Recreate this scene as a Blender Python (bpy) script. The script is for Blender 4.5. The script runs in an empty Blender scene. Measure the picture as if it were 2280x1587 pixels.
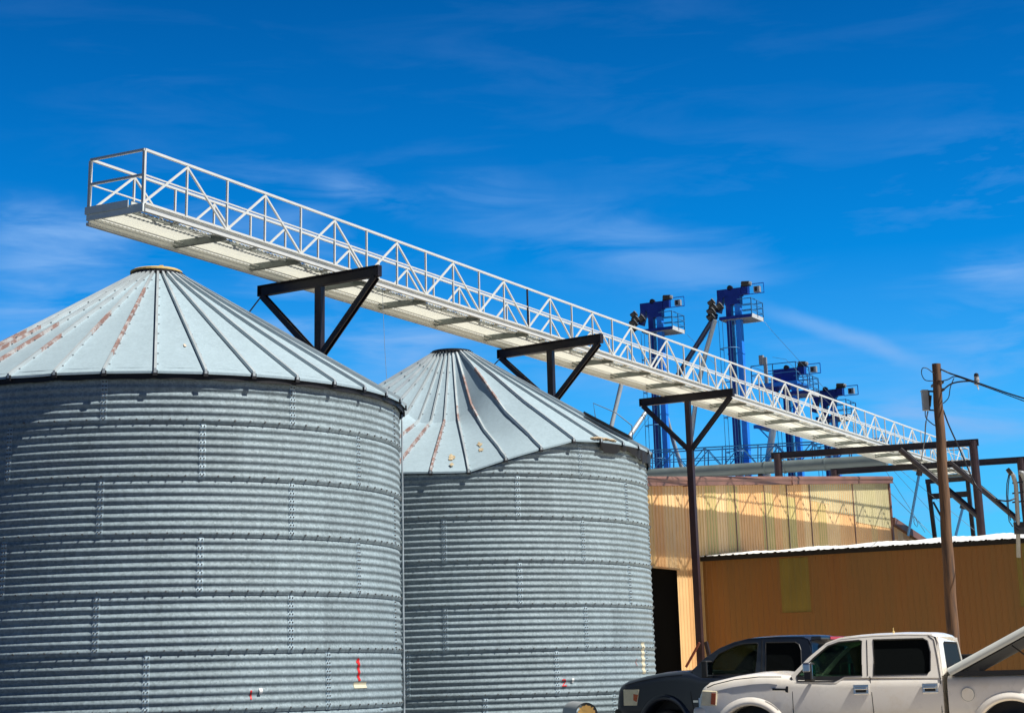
import bpy, math, random
import numpy as np
from mathutils import Matrix, Vector
from mathutils.geometry import tessellate_polygon
random.seed(7)
C = bpy.context.scene.collection
SC = bpy.context.scene
PI = math.pi
V = lambda *a: np.array(a, float)

# ------------------------------------------------------------------ camera
F_PX, PITCH, ROLL, PPY, IW, IH = 4073.0, .2775, -.026, -439.4, 2280.0, 1587.0
EYE = V(0, 0, 1.5)
_cp, _sp = math.cos(PITCH), math.sin(PITCH)
CF = V(0, _cp, _sp); _r0 = V(1, 0, 0); _u0 = V(0, -_sp, _cp)
CR = _r0*math.cos(ROLL) + _u0*math.sin(ROLL)
CU = -_r0*math.sin(ROLL) + _u0*math.cos(ROLL)
cd = bpy.data.cameras.new('camera'); cam = bpy.data.objects.new('camera', cd); C.objects.link(cam)
cam.matrix_world = Matrix(((CR[0], CU[0], -CF[0], EYE[0]), (CR[1], CU[1], -CF[1], EYE[1]), (CR[2], CU[2], -CF[2], EYE[2]), (0, 0, 0, 1)))
cd.sensor_fit = 'HORIZONTAL'; cd.sensor_width = 36; cd.lens = 36*F_PX/IW; cd.shift_y = PPY/IW
cd.clip_start = .1; cd.clip_end = 5000
SC.camera = cam

# ------------------------------------------------------------------ light
SAZ, SEL = 1.18, .988
SUN = V(math.sin(SAZ)*math.cos(SEL), -math.cos(SAZ)*math.cos(SEL), math.sin(SEL))
sd = bpy.data.lights.new('sun', 'SUN'); sd.energy = 5.0; sd.angle = math.radians(.53); sd.color = (1, .96, .89)
so = bpy.data.objects.new('sun', sd); C.objects.link(so)
so.rotation_euler = Vector(SUN).to_track_quat('Z', 'Y').to_euler()
wd = bpy.data.worlds.new('World'); SC.world = wd; wd.use_nodes = True
nt = wd.node_tree; nt.nodes.clear()
def N(t, ty, **kw):
    n = t.nodes.new(ty)
    for k, v in kw.items():
        if k.startswith('_'): setattr(n, k[1:], v)
        else: n.inputs[k.replace('__', ' ')].default_value = v
    return n
sky = N(nt, 'ShaderNodeTexSky'); sky.sky_type = 'NISHITA'; sky.sun_disc = False
sky.sun_elevation = SEL; sky.sun_rotation = math.atan2(SUN[0], SUN[1]); sky.air_density = 1.0; sky.dust_density = .4; sky.ozone_density = 2.5
hsv = N(nt, 'ShaderNodeHueSaturation', Saturation=1.38, Value=1.0); nt.links.new(sky.outputs[0], hsv.inputs['Color'])
grade = N(nt, 'ShaderNodeMix', _data_type='RGBA', _blend_type='MULTIPLY'); grade.inputs[0].default_value = 1
nt.links.new(hsv.outputs[0], grade.inputs[6]); grade.inputs[7].default_value = (.02, .88, 1.34, 1)
# thin cirrus, by direction
tc = N(nt, 'ShaderNodeTexCoord')
mp = N(nt, 'ShaderNodeMapping'); mp.inputs['Rotation'].default_value = (0, math.radians(-13), 0); mp.inputs['Scale'].default_value = (6.5, 4, 34)
nt.links.new(tc.outputs['Generated'], mp.inputs[0])
n1 = N(nt, 'ShaderNodeTexNoise', Scale=1.5, Detail=8, Roughness=.56, Distortion=.5); nt.links.new(mp.outputs[0], n1.inputs[0])
n2 = N(nt, 'ShaderNodeTexNoise', Scale=4.3, Detail=2, Roughness=.5); nt.links.new(tc.outputs['Generated'], n2.inputs[0])
r1 = N(nt, 'ShaderNodeMapRange', **{'From Min': .47, 'From Max': .70}); nt.links.new(n1.outputs[0], r1.inputs[0])
r2 = N(nt, 'ShaderNodeMapRange', **{'From Min': .38, 'From Max': .60}); nt.links.new(n2.outputs[0], r2.inputs[0])
def M(op, a, b=None, t=None, clamp=False):
    t = t or nt
    n = t.nodes.new('ShaderNodeMath'); n.operation = op; n.use_clamp = clamp
    for i, x in enumerate((a, b)):
        if x is None: continue
        if isinstance(x, (int, float)): n.inputs[i].default_value = x
        else: t.links.new(x, n.inputs[i])
    return n.outputs[0]
sep = N(nt, 'ShaderNodeSeparateXYZ'); nt.links.new(tc.outputs['Generated'], sep.inputs[0])
sx, sy, sz = sep.outputs
# more haze of cirrus low in the sky
lowmask = N(nt, 'ShaderNodeMapRange', **{'From Min': .285, 'From Max': .225, 'To Min': .12, 'To Max': 1.0}); nt.links.new(sz, lowmask.inputs[0])
cm = M('MULTIPLY', M('MULTIPLY', r1.outputs[0], r2.outputs[0]), lowmask.outputs[0])
# one long contrail-like streak
def nz(dv):
    d = np.array(dv); return d/np.linalg.norm(d)
def ray(x, y):
    return CF + CR*(x-IW/2)/F_PX - CU*(y-IH/2-PPY)/F_PX
sa, sb = nz(ray(1690, 690)), nz(ray(2090, 812)); sn = nz(np.cross(sa, sb)); sc_ = nz(sa+sb)
def DOT(v):
    n = N(nt, 'ShaderNodeVectorMath', _operation='DOT_PRODUCT'); nt.links.new(tc.outputs['Generated'], n.inputs[0]); n.inputs[1].default_value = tuple(v); return n.outputs['Value']
along = nz(np.cross(sn, sc_))
n3 = N(nt, 'ShaderNodeTexNoise', Scale=9, Detail=5, Roughness=.6); nt.links.new(tc.outputs['Generated'], n3.inputs[0])
wob = M('MULTIPLY', M('SUBTRACT', n3.outputs[0], .5), .02)
dd = M('ABSOLUTE', M('ADD', DOT(sn), wob))
fine = N(nt, 'ShaderNodeMapRange', **{'From Min': .36, 'From Max': .62}); nt.links.new(n1.outputs[0], fine.inputs[0])
low = N(nt, 'ShaderNodeMapRange', **{'From Min': .22, 'From Max': .06, 'To Min': 0, 'To Max': .36}); nt.links.new(sz, low.inputs[0])
cm = M('ADD', M('MULTIPLY', cm, .5), low.outputs[0])
def band(p, q, hw, k, soft=True, wobble=1.0):
    global cm
    a_, b_ = nz(ray(*p)), nz(ray(*q)); n_ = nz(np.cross(a_, b_)); c_ = nz(a_+b_); al = nz(np.cross(n_, c_)); half = math.acos(float(a_@b_))/2
    d1 = M('ABSOLUTE', M('ADD', DOT(n_), M('MULTIPLY', wob, wobble)))
    m1 = N(nt, 'ShaderNodeMapRange', _interpolation_type='SMOOTHSTEP', **{'From Min': hw, 'From Max': .0}); nt.links.new(d1, m1.inputs[0])
    m2 = N(nt, 'ShaderNodeMapRange', _interpolation_type='SMOOTHSTEP', **{'From Min': half*1.25, 'From Max': half*.35}); nt.links.new(M('ABSOLUTE', DOT(al)), m2.inputs[0])
    v = M('MULTIPLY', m1.outputs[0], m2.outputs[0])
    if soft: v = M('MULTIPLY', v, fine.outputs[0])
    cm = M('ADD', cm, M('MULTIPLY', v, k), clamp=True)
band((1690, 690), (2090, 812), .0075, .45, False)
band((-60, 480), (420, 560), .026, .65); band((-60, 620), (460, 700), .03, .7); band((-60, 740), (250, 690), .02, .4)
band((940, 420), (1560, 640), .034, .26, True, 2); band((1250, 480), (1750, 690), .034, .24, True, 2); band((700, 400), (960, 470), .012, .45)
band((480, 690), (1150, 800), .03, .6); band((1900, 960), (2330, 900), .03, .5); band((2100, 600), (2330, 570), .015, .45); band((1100, 780), (1500, 880), .02, .45)
elev = N(nt, 'ShaderNodeMapRange', **{'From Min': .12, 'From Max': .37, 'To Min': 1.42, 'To Max': .80}); nt.links.new(sz, elev.inputs[0])
gr2 = N(nt, 'ShaderNodeMix', _data_type='RGBA', _blend_type='MULTIPLY'); gr2.inputs[0].default_value = 1; nt.links.new(grade.outputs[2], gr2.inputs[6]); nt.links.new(elev.outputs[0], gr2.inputs[7])
cmix = N(nt, 'ShaderNodeMix', _data_type='RGBA'); nt.links.new(cm, cmix.inputs[0]); 
zen = N(nt, 'ShaderNodeMapRange', **{'From Min': .36, 'From Max': .62, 'To Min': 1.0, 'To Max': .14}); nt.links.new(sz, zen.inputs[0])
gr3 = N(nt, 'ShaderNodeMix', _data_type='RGBA', _blend_type='MULTIPLY'); gr3.inputs[0].default_value = 1; nt.links.new(gr2.outputs[2], gr3.inputs[6]); nt.links.new(zen.outputs[0], gr3.inputs[7])
bk = N(nt, 'ShaderNodeMapRange', **{'From Min': .80, 'From Max': .1, 'To Min': 1.0, 'To Max': .0}); nt.links.new(sy, bk.inputs[0])
gr4 = N(nt, 'ShaderNodeMix', _data_type='RGBA', _blend_type='MULTIPLY'); gr4.inputs[0].default_value = 1; nt.links.new(gr3.outputs[2], gr4.inputs[6]); bkc = N(nt, 'ShaderNodeMix', _data_type='RGBA'); bkc.inputs[6].default_value = (.10, .26, .36, 1); bkc.inputs[7].default_value = (1, 1, 1, 1); nt.links.new(bk.outputs[0], bkc.inputs[0]); nt.links.new(bkc.outputs[2], gr4.inputs[7])
nt.links.new(gr4.outputs[2], cmix.inputs[6])
cmix.inputs[7].default_value = (2.6, 5.2, 9.6, 1)
bg = N(nt, 'ShaderNodeBackground', Strength=.066); nt.links.new(cmix.outputs[2], bg.inputs[0])
wo = N(nt, 'ShaderNodeOutputWorld'); nt.links.new(bg.outputs[0], wo.inputs[0])
SC.view_settings.view_transform = 'Standard'; SC.view_settings.look = 'None'
SC.view_settings.gamma = 1; SC.view_settings.exposure = .5
SC.cycles.max_bounces = 6; SC.cycles.transparent_max_bounces = 12

# ------------------------------------------------------------------ geometry helpers
def at_depth(x, y, d): return EYE + ray(x, y)*d
def at_z(x, y, z):
    d = ray(x, y); return EYE + d*(z-EYE[2])/d[2]
def on_plane(x, y, P, n):
    d = ray(x, y); return EYE + d*np.dot(P-EYE, n)/np.dot(d, n)
TH = .4873
DA = V(math.sin(TH), math.cos(TH), 0)      # along the conveyor bridge, going away
DB = V(-math.cos(TH), math.sin(TH), 0)     # across it, towards the left
UP = V(0, 0, 1)

def unit(v): return v/np.linalg.norm(v)
class MB:
    def __init__(s): s.v = []; s.f = []; s.m = []; s.mi = 0
    def add(s, vs, fs, mi=None):
        b = len(s.v); s.v += [tuple(map(float, p)) for p in vs]
        s.f += [tuple(b+i for i in f) for f in fs]; s.m += [s.mi if mi is None else mi]*len(fs); return s
    def box(s, c, hx, hy, hz, mi=None):
        c, hx, hy, hz = map(np.array, (c, hx, hy, hz)); vs = []
        for a in (-1, 1):
            for b in (-1, 1):
                for d in (-1, 1): vs.append(c+a*hx+b*hy+d*hz)
        return s.add(vs, [(0, 1, 3, 2), (4, 6, 7, 5), (0, 4, 5, 1), (2, 3, 7, 6), (0, 2, 6, 4), (1, 5, 7, 3)], mi)
    def beam(s, p, q, w, h, up=UP, mi=None):
        p, q = np.array(p, float), np.array(q, float); d = unit(q-p)
        if abs(d@up) > .98: up = DA
        x = unit(np.cross(d, up)); y = np.cross(x, d)
        return s.box((p+q)/2, (q-p)/2, x*w/2, y*h/2, mi)
    def ibeam(s, p, q, w, h, t=.02, up=UP):
        p, q = np.array(p, float), np.array(q, float); d = unit(q-p); x = unit(np.cross(d, up)); y = np.cross(x, d)
        s.box((p+q)/2, (q-p)/2, x*t/2, y*(h/2-t)); 
        for k in (-1, 1): s.box((p+q)/2+y*k*(h/2-t/2), (q-p)/2, x*w/2, y*t/2)
        return s
    def tube(s, p, q, r, n=10, r2=None, mi=None, caps=True):
        p, q = np.array(p, float), np.array(q, float); d = unit(q-p); r2 = r if r2 is None else r2
        a = unit(np.cross(d, UP if abs(d[2]) < .95 else V(1, 0, 0))); b = np.cross(d, a); vs = []
        for (c, rr) in ((p, r), (q, r2)):
            for i in range(n):
                t = 2*PI*i/n; vs.append(c+rr*(a*math.cos(t)+b*math.sin(t)))
        fs = [(i, (i+1) % n, n+(i+1) % n, n+i) for i in range(n)]
        if caps: fs += [tuple(range(n))[::-1], tuple(range(n, 2*n))]
        return s.add(vs, fs, mi)
    def path(s, pts, r, n=6, mi=None):
        pts = [np.array(p, float) for p in pts]; vs = []; L = len(pts)
        r = r if hasattr(r, '__len__') else [r]*L
        ref = V(.31, .2, .93)
        for k, p in enumerate(pts):
            d = unit(pts[min(k+1, L-1)]-pts[max(k-1, 0)]); a = unit(np.cross(d, ref)); b = np.cross(d, a)
            for i in range(n):
                t = 2*PI*i/n; vs.append(p+r[k]*(a*math.cos(t)+b*math.sin(t)))
        fs = [(k*n+i, k*n+(i+1) % n, (k+1)*n+(i+1) % n, (k+1)*n+i) for k in range(L-1) for i in range(n)]
        fs += [tuple(range(n))[::-1], tuple(range((L-1)*n, L*n))]
        return s.add(vs, fs, mi)
    def lathe(s, c, prof, n=24, axis=UP, mi=None, closed=False):
        axis = unit(np.array(axis, float)); a = unit(np.cross(axis, V(1, 0, 0) if abs(axis[0]) < .9 else V(0, 1, 0))); b = np.cross(axis, a); vs = []
        for (r, z) in prof:
            for i in range(n):
                t = 2*PI*i/n; vs.append(np.array(c)+axis*z+r*(a*math.cos(t)+b*math.sin(t)))
        L = len(prof)
        fs = [(k*n+i, k*n+(i+1) % n, (k+1)*n+(i+1) % n, (k+1)*n+i) for k in range(L-1) for i in range(n)]
        fs += [tuple(range(n))[::-1], tuple(range((L-1)*n, L*n))]
        return s.add(vs, fs, mi)
    def sphere(s, c, r, n=12, sc=(1, 1, 1), mi=None):
        vs = []; m = n//2
        for j in range(m+1):
            ph = PI*j/m
            for i in range(n):
                t = 2*PI*i/n; vs.append(np.array(c)+V(sc[0]*r*math.sin(ph)*math.cos(t), sc[1]*r*math.sin(ph)*math.sin(t), sc[2]*r*math.cos(ph)))
        fs = [(j*n+i, j*n+(i+1) % n, (j+1)*n+(i+1) % n, (j+1)*n+i) for j in range(m) for i in range(n)]
        return s.add(vs, fs, mi)
    def grid(s, P, mi=None, closed_u=False):
        P = np.asarray(P, float); a, b = P.shape[:2]
        fs = [(i*b+j, i*b+(j+1) % b, (i+1)*b+(j+1) % b, (i+1)*b+j) for i in range(a-1) for j in range(b if closed_u else b-1)]
        return s.add(P.reshape(-1, 3), fs, mi)
    def build(s, name, mats, parent=None, smooth=False, loc=None):
        off = OFF.get(parent.name, V(0, 0, 0)) if parent else V(0, 0, 0)
        if loc is not None: off = np.array(loc, float)
        me = bpy.data.meshes.new(name)
        vv = (np.array(s.v)-off)
        me.from_pydata(vv.tolist(), [], s.f); me.update()
        if not isinstance(mats, (list, tuple)): mats = [mats]
        for m in mats: me.materials.append(m)
        if len(mats) > 1: me.polygons.foreach_set('material_index', s.m)
        if smooth: me.polygons.foreach_set('use_smooth', [True]*len(me.polygons))
        o = bpy.data.objects.new(name, me); C.objects.link(o)
        if parent: o.parent = parent
        elif loc is not None: o.location = loc
        OFF[o.name] = off
        return o
OFF = {}
def auto(o, ang=35):
    # shade smooth but keep creases sharper than ang
    me = o.data; import bmesh
    bm = bmesh.new(); bm.from_mesh(me)
    for f in bm.faces: f.smooth = True
    for e in bm.edges:
        if len(e.link_faces) == 2:
            e.smooth = e.calc_face_angle(0) < math.radians(ang)
    bm.to_mesh(me); bm.free(); return o
def tag(o, label, cat, group=None, kind=None):
    if label: o['label'] = label
    if cat: o['category'] = cat
    if group: o['group'] = group
    if kind: o['kind'] = kind
    return o
def thing(name, loc, label, cat, group=None):
    o = bpy.data.objects.new(name, None); C.objects.link(o); o.location = tuple(map(float, loc)); o.empty_display_size = .3
    OFF[o.name] = np.array(loc, float); return tag(o, label, cat, group)

# ------------------------------------------------------------------ materials
def mat(name, col, rough=.5, metal=0, var=.0, vscale=3, bump=0, bscale=40, stretch=(1, 1, 1), spec=.5, coat=0, trans=0, dirt=None, dscale=1.2, dlo=.55, dhi=.75):
    m = bpy.data.materials.new(name); m.use_nodes = True; t = m.node_tree; b = t.nodes['Principled BSDF']
    b.inputs['Base Color'].default_value = (*col, 1); b.inputs['Roughness'].default_value = rough; b.inputs['Metallic'].default_value = metal
    b.inputs['Specular IOR Level'].default_value = spec; b.inputs['Coat Weight'].default_value = coat; b.inputs['Transmission Weight'].default_value = trans
    tcn = t.nodes.new('ShaderNodeTexCoord'); mpn = t.nodes.new('ShaderNodeMapping'); mpn.inputs['Scale'].default_value = stretch
    t.links.new(tcn.outputs['Object'], mpn.inputs[0])
    cur = None
    if var:
        n = N(t, 'ShaderNodeTexNoise', Scale=vscale, Detail=6, Roughness=.62); t.links.new(mpn.outputs[0], n.inputs[0])
        r = N(t, 'ShaderNodeMapRange', **{'From Min': .3, 'From Max': .7, 'To Min': 1-var, 'To Max': 1+var}); t.links.new(n.outputs[0], r.inputs[0])
        mx = N(t, 'ShaderNodeMix', _data_type='RGBA', _blend_type='MULTIPLY'); mx.inputs[0].default_value = 1; mx.inputs[6].default_value = (*col, 1)
        t.links.new(r.outputs[0], mx.inputs[7]); cur = mx.outputs[2]
        r3 = N(t, 'ShaderNodeMapRange', **{'From Min': .3, 'From Max': .7, 'To Min': rough*.8, 'To Max': min(1, rough*1.2)}); t.links.new(n.outputs[0], r3.inputs[0]); t.links.new(r3.outputs[0], b.inputs['Roughness'])
    if dirt:
        n = N(t, 'ShaderNodeTexNoise', Scale=dscale, Detail=8, Roughness=.7); t.links.new(mpn.outputs[0], n.inputs[0])
        r = N(t, 'ShaderNodeMapRange', **{'From Min': dlo, 'From Max': dhi}); t.links.new(n.outputs[0], r.inputs[0])
        mx = N(t, 'ShaderNodeMix', _data_type='RGBA'); t.links.new(r.outputs[0], mx.inputs[0]); mx.inputs[7].default_value = (*dirt, 1)
        if cur: t.links.new(cur, mx.inputs[6])
        else: mx.inputs[6].default_value = (*col, 1)
        cur = mx.outputs[2]
    if cur: t.links.new(cur, b.inputs['Base Color'])
    if bump:
        n = N(t, 'ShaderNodeTexNoise', Scale=bscale, Detail=4); t.links.new(mpn.outputs[0], n.inputs[0])
        bn = N(t, 'ShaderNodeBump', Strength=bump, Distance=.01); t.links.new(n.outputs[0], bn.inputs['Height']); t.links.new(bn.outputs[0], b.inputs['Normal'])
    return m
def galv(name, col, spangle=.1, rough=.42, metal=.35, streak=.12, sheets=0):
    m = mat(name, col, rough, metal); t = m.node_tree; b = t.nodes['Principled BSDF']
    tcn = t.nodes.new('ShaderNodeTexCoord')
    vo = N(t, 'ShaderNodeTexVoronoi', Scale=34); t.links.new(tcn.outputs['Object'], vo.inputs['Vector'])
    sv = t.nodes.new('ShaderNodeSeparateColor'); t.links.new(vo.outputs['Color'], sv.inputs[0])
    n = N(t, 'ShaderNodeTexNoise', Scale=1.3, Detail=7, Roughness=.65); t.links.new(tcn.outputs['Object'], n.inputs[0])
    mp2 = t.nodes.new('ShaderNodeMapping'); mp2.inputs['Scale'].default_value = (6, 6, .35); t.links.new(tcn.outputs['Object'], mp2.inputs[0])
    n2_ = N(t, 'ShaderNodeTexNoise', Scale=1.5, Detail=4); t.links.new(mp2.outputs[0], n2_.inputs[0])
    a = M('MULTIPLY', M('SUBTRACT', sv.outputs[0], .5, t), spangle*2, t)
    c = M('MULTIPLY', M('SUBTRACT', n.outputs[0], .5, t), streak*2.2, t)
    d = M('MULTIPLY', M('SUBTRACT', n2_.outputs[0], .5, t), streak*1.6, t)
    sm = M('ADD', M('ADD', M('ADD', a, c, t), d, t), 1.0, t)
    if sheets:
        sx_ = N(t, 'ShaderNodeSeparateXYZ'); t.links.new(tcn.outputs['Object'], sx_.inputs[0])
        ring = M('FLOOR', M('DIVIDE', M('SUBTRACT', sx_.outputs[2], .36, t), .8128, t), None, t)
        an = M('DIVIDE', M('ARCTAN2', sx_.outputs[1], sx_.outputs[0], t), 2*PI/9, t)
        idn = M('FLOOR', M('ADD', an, M('MULTIPLY', M('MODULO', ring, 2, t), .5, t), t), None, t)
        wn = N(t, 'ShaderNodeTexWhiteNoise', _noise_dimensions='1D'); t.links.new(M('ADD', idn, M('MULTIPLY', ring, 17.3, t), t), wn.inputs['W'])
        sm = M('MULTIPLY', sm, M('ADD', M('MULTIPLY', wn.outputs['Value'], sheets, t), 1-sheets/2, t), t)
    mx = N(t, 'ShaderNodeMix', _data_type='RGBA', _blend_type='MULTIPLY'); mx.inputs[0].default_value = 1; mx.inputs[6].default_value = (*col, 1)
    t.links.new(sm, mx.inputs[7]); t.links.new(mx.outputs[2], b.inputs['Base Color'])
    rr = M('ADD', M('MULTIPLY', sv.outputs[1], .16, t), rough-.08, t); t.links.new(rr, b.inputs['Roughness'])
    b.inputs['Specular IOR Level'].default_value = .22
    bn = N(t, 'ShaderNodeBump', Strength=.25, Distance=.01); t.links.new(n.outputs[0], bn.inputs['Height']); t.links.new(bn.outputs[0], b.inputs['Normal'])
    return m
def facets(name, cols, width, axis, rough=.5, var=.08, seed=0.):
    # sheets of metal cladding: each sheet of `width` metres picks its own colour from cols
    m = mat(name, cols[0], rough); t = m.node_tree; b = t.nodes['Principled BSDF']
    g = t.nodes.new('ShaderNodeTexCoord')
    dt = N(t, 'ShaderNodeVectorMath', _operation='DOT_PRODUCT'); t.links.new(g.outputs['Object'], dt.inputs[0]); dt.inputs[1].default_value = tuple(axis)
    fl = M('FLOOR', M('DIVIDE', dt.outputs['Value'], width, t), None, t)
    wn = N(t, 'ShaderNodeTexWhiteNoise', _noise_dimensions='1D'); t.links.new(M('ADD', fl, seed, t), wn.inputs['W'])
    cr = t.nodes.new('ShaderNodeValToRGB'); cr.color_ramp.interpolation = 'CONSTANT'; t.links.new(wn.outputs['Value'], cr.inputs[0])
    while len(cr.color_ramp.elements) < len(cols): cr.color_ramp.elements.new(.5)
    for i, c_ in enumerate(cols): cr.color_ramp.elements[i].position = i/len(cols); cr.color_ramp.elements[i].color = (*c_, 1)
    n = N(t, 'ShaderNodeTexNoise', Scale=.8, Detail=6, Roughness=.6); t.links.new(g.outputs['Object'], n.inputs[0])
    r = N(t, 'ShaderNodeMapRange', **{'From Min': .3, 'From Max': .7, 'To Min': 1-var, 'To Max': 1+var}); t.links.new(n.outputs[0], r.inputs[0])
    mx = N(t, 'ShaderNodeMix', _data_type='RGBA', _blend_type='MULTIPLY'); mx.inputs[0].default_value = 1
    t.links.new(cr.outputs[0], mx.inputs[6]); t.links.new(r.outputs[0], mx.inputs[7]); t.links.new(mx.outputs[2], b.inputs['Base Color'])
    return m
MT = dict(
    wall=galv('galvanized_wall', (.235, .297, .325), .2, .62, .0, .2, .16),
    roof=galv('galvanized_roof', (.33, .425, .475), .05, .5, .12, .09),
    rib=mat('rib_metal', (.42, .47, .49), .45, .25, .1, 2),
    ribrust=mat('rusty_rib', (.235, .135, .115), .7, .05, .2, 3, dirt=(.40, .40, .40), dscale=7, dlo=.47, dhi=.60),
    bolt=mat('bolt_steel', (.12, .12, .12), .6, .4),
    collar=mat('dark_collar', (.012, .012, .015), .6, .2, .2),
    lid=mat('tan_lid', (.62, .44, .16), .6, 0, .15, 3),
    white=mat('white_steel', (.58, .59, .57), .45, 0, .05, 3, dirt=(.5, .42, .33), dscale=2.2, dlo=.64, dhi=.82),
    grayst=mat('grey_steel', (.20, .225, .215), .55, .1, .12, 4),
    cream=mat('cream_deck', (.80, .80, .70), .6, 0, .06, 2),
    navy=mat('dark_steel', (.012, .008, .012), .5, 0, .25, 3, dirt=(.03, .014, .012), dscale=1.6, dlo=.55, dhi=.8),
    maroon=mat('maroon_steel', (.028, .012, .013), .5, 0, .25, 3, dirt=(.03, .015, .02), dscale=1.2, dlo=.5, dhi=.7),
    redrod=mat('red_rod', (.19, .045, .03), .6),
    blue=mat('lit_blue_paint', (.02, .21, .78), .4, 0, .12, 1.5),  # elevator blue brightened so shaded fronts look sunlit
    shade_blue=mat('shaded_blue_paint', (.005, .022, .22), .4, 0, .15, 1.5),  # the same blue darkened, shade of the front faces in the colour
    lblue=mat('light_blue_steel', (.04, .19, .42), .5, 0, .1, 2),
    black=mat('black_rubber', (.012, .012, .014), .5),
    pipe=mat('pale_pipe', (.38, .43, .46), .4, .2, .1, 2),
    dpipe=mat('dark_pipe', (.03, .045, .10), .4, .2, .1, 2),
    tube=mat('grey_conveyor', (.14, .175, .175), .5, .2, .12, 1.2),
    fascia=mat('brown_trim', (.17, .085, .065), .55, 0, .15, 1),
    roofw=mat('white_roof_metal', (.72, .72, .70), .5, .05, .12, 3),
    tan=facets('tan_cladding', [(.68, .40, .17), (.72, .47, .22), (.66, .385, .165), (.72, .50, .25), (.68, .41, .18), (.64, .44, .19)], 1.0, (.482, .876, 0), seed=3.),
    pale=facets('pale_cladding', [(.50, .44, .24), (.48, .42, .24)], 1.0, (.482, .876, 0)),
    green=mat('greenish_panel', (.50, .41, .155), .5, 0, .1, 1),
    shed=mat('shed_cladding', (.255, .112, .022), .6, 0, .16, .5, dirt=(.19, .105, .03), dscale=.5, dlo=.42, dhi=.68, stretch=(1, 1, .12)),
    shedwin=mat('shed_skylight_panel', (.21, .16, .025), .5, 0, .15, 1.5, stretch=(1, 1, .3)),
    wood=mat('weathered_pole', (.14, .075, .04), .85, 0, .35, 5, bump=.6, bscale=14, stretch=(3, 3, .22), dirt=(.055, .035, .028), dscale=3, dlo=.48, dhi=.62),
    cable=mat('black_cable', (.015, .017, .025), .5),
    wire=mat('thin_wire', (.09, .14, .2), .5, .3),
    zinc=mat('grey_box', (.30, .32, .33), .5, .2, .1, 6),
    porc=mat('grey_insulator', (.35, .35, .36), .35),
    chrome=mat('chrome', (.75, .74, .72), .3, 1),
    mirror=mat('mirror_glass', (.75, .88, .9), .03, 1),
    wpaint=mat('white_paint', (.86, .81, .73), .3, .0, .03, 5, coat=.6, dirt=(.70, .62, .50), dscale=2.5, dlo=.5, dhi=.8),
    bpaint=mat('dark_blue_paint', (.013, .020, .036), .35, .1, .04, 2, coat=.4),
    bedlid=mat('pale_bed_cover', (.62, .63, .58), .4, 0, .05, 3, coat=.2),
    plastic=mat('black_plastic', (.015, .015, .016), .5),
    cabin=mat('cabin_trim', (.012, .012, .013), .8),
    lamp=mat('headlamp_lens', (.80, .72, .50), .2, .0, .12, 12, coat=.8),
    amber=mat('amber_lens', (.55, .10, .02), .2, 0, .1, 9, coat=.5),
    red=mat('red_lens', (.5, .01, .02), .2, 0, coat=.5),
    redp=mat('red_paint_mark', (.55, .012, .015), .6, 0, .1, 9),
    patch=mat('faded_patch', (.56, .52, .38), .7, 0, .1, 7),
    tagw=mat('white_tag', (.8, .8, .78), .5),
    grate=mat('pale_grating', (.84, .82, .68), .6),
    zinc2=mat('pale_grey_steel', (.66, .72, .72), .55, 0, .08, 4),
    foam=mat('orange_foam', (.72, .42, .12), .9, 0, .2, 9, bump=.5, bscale=12),
    rust=mat('rust_spot', (.34, .15, .04), .85, 0, .5, 12, bump=.4, bscale=30),
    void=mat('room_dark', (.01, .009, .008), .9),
    ground=mat('ground_gravel', (.05, .05, .048), .9, 0, .25, .6, bump=.5, bscale=12, dirt=(.038, .038, .036), dscale=.15, dlo=.45, dhi=.65),
    bounce_sheet=mat('pale_bounce_sheet', (.62, .53, .39), .9, 0, .12, .6, bump=.5, bscale=12, dirt=(.40, .33, .24), dscale=.2, dlo=.45, dhi=.65),
    conc=mat('concrete', (.42, .40, .36), .85, 0, .15, 2, bump=.2, bscale=30),
)
def translucent(m, k):
    t = m.node_tree; b = t.nodes['Principled BSDF']; out = t.nodes['Material Output']; tr = t.nodes.new('ShaderNodeBsdfTranslucent'); tr.inputs[0].default_value = (.86, .86, .76, 1)
    mx = t.nodes.new('ShaderNodeMixShader'); mx.inputs[0].default_value = k; t.links.new(b.outputs[0], mx.inputs[1]); t.links.new(tr.outputs[0], mx.inputs[2]); t.links.new(mx.outputs[0], out.inputs[0])
translucent(MT['cream'], .45)
def glass(name, tint, rough=0.0, alpha=.5):
    m = bpy.data.materials.new(name); m.use_nodes = True; t = m.node_tree; b = t.nodes['Principled BSDF']; out = t.nodes['Material Output']
    b.inputs['Base Color'].default_value = (.01, .012, .012, 1); b.inputs['Roughness'].default_value = .04
    tr = t.nodes.new('ShaderNodeBsdfTransparent'); tr.inputs[0].default_value = (*tint, 1)
    mx = t.nodes.new('ShaderNodeMixShader'); mx.inputs[0].default_value = alpha
    t.links.new(tr.outputs[0], mx.inputs[1]); t.links.new(b.outputs[0], mx.inputs[2]); t.links.new(mx.outputs[0], out.inputs[0]); return m
MT['glass'] = glass('tinted_glass', (.45, .6, .48), alpha=.25)
MT['dglass'] = glass('dark_glass', (.03, .03, .03), alpha=.7); MT['dglass'].node_tree.nodes['Principled BSDF'].inputs['IOR'].default_value = 1.12
MT['dark_refl'] = mat('dark_reflection_pane', (.012, .012, .015), .4, spec=.02)  # rear pane's dark reflection put into its colour
MT['wsglass'] = glass('windscreen_glass', (.55, .72, .66), alpha=.35)

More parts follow.
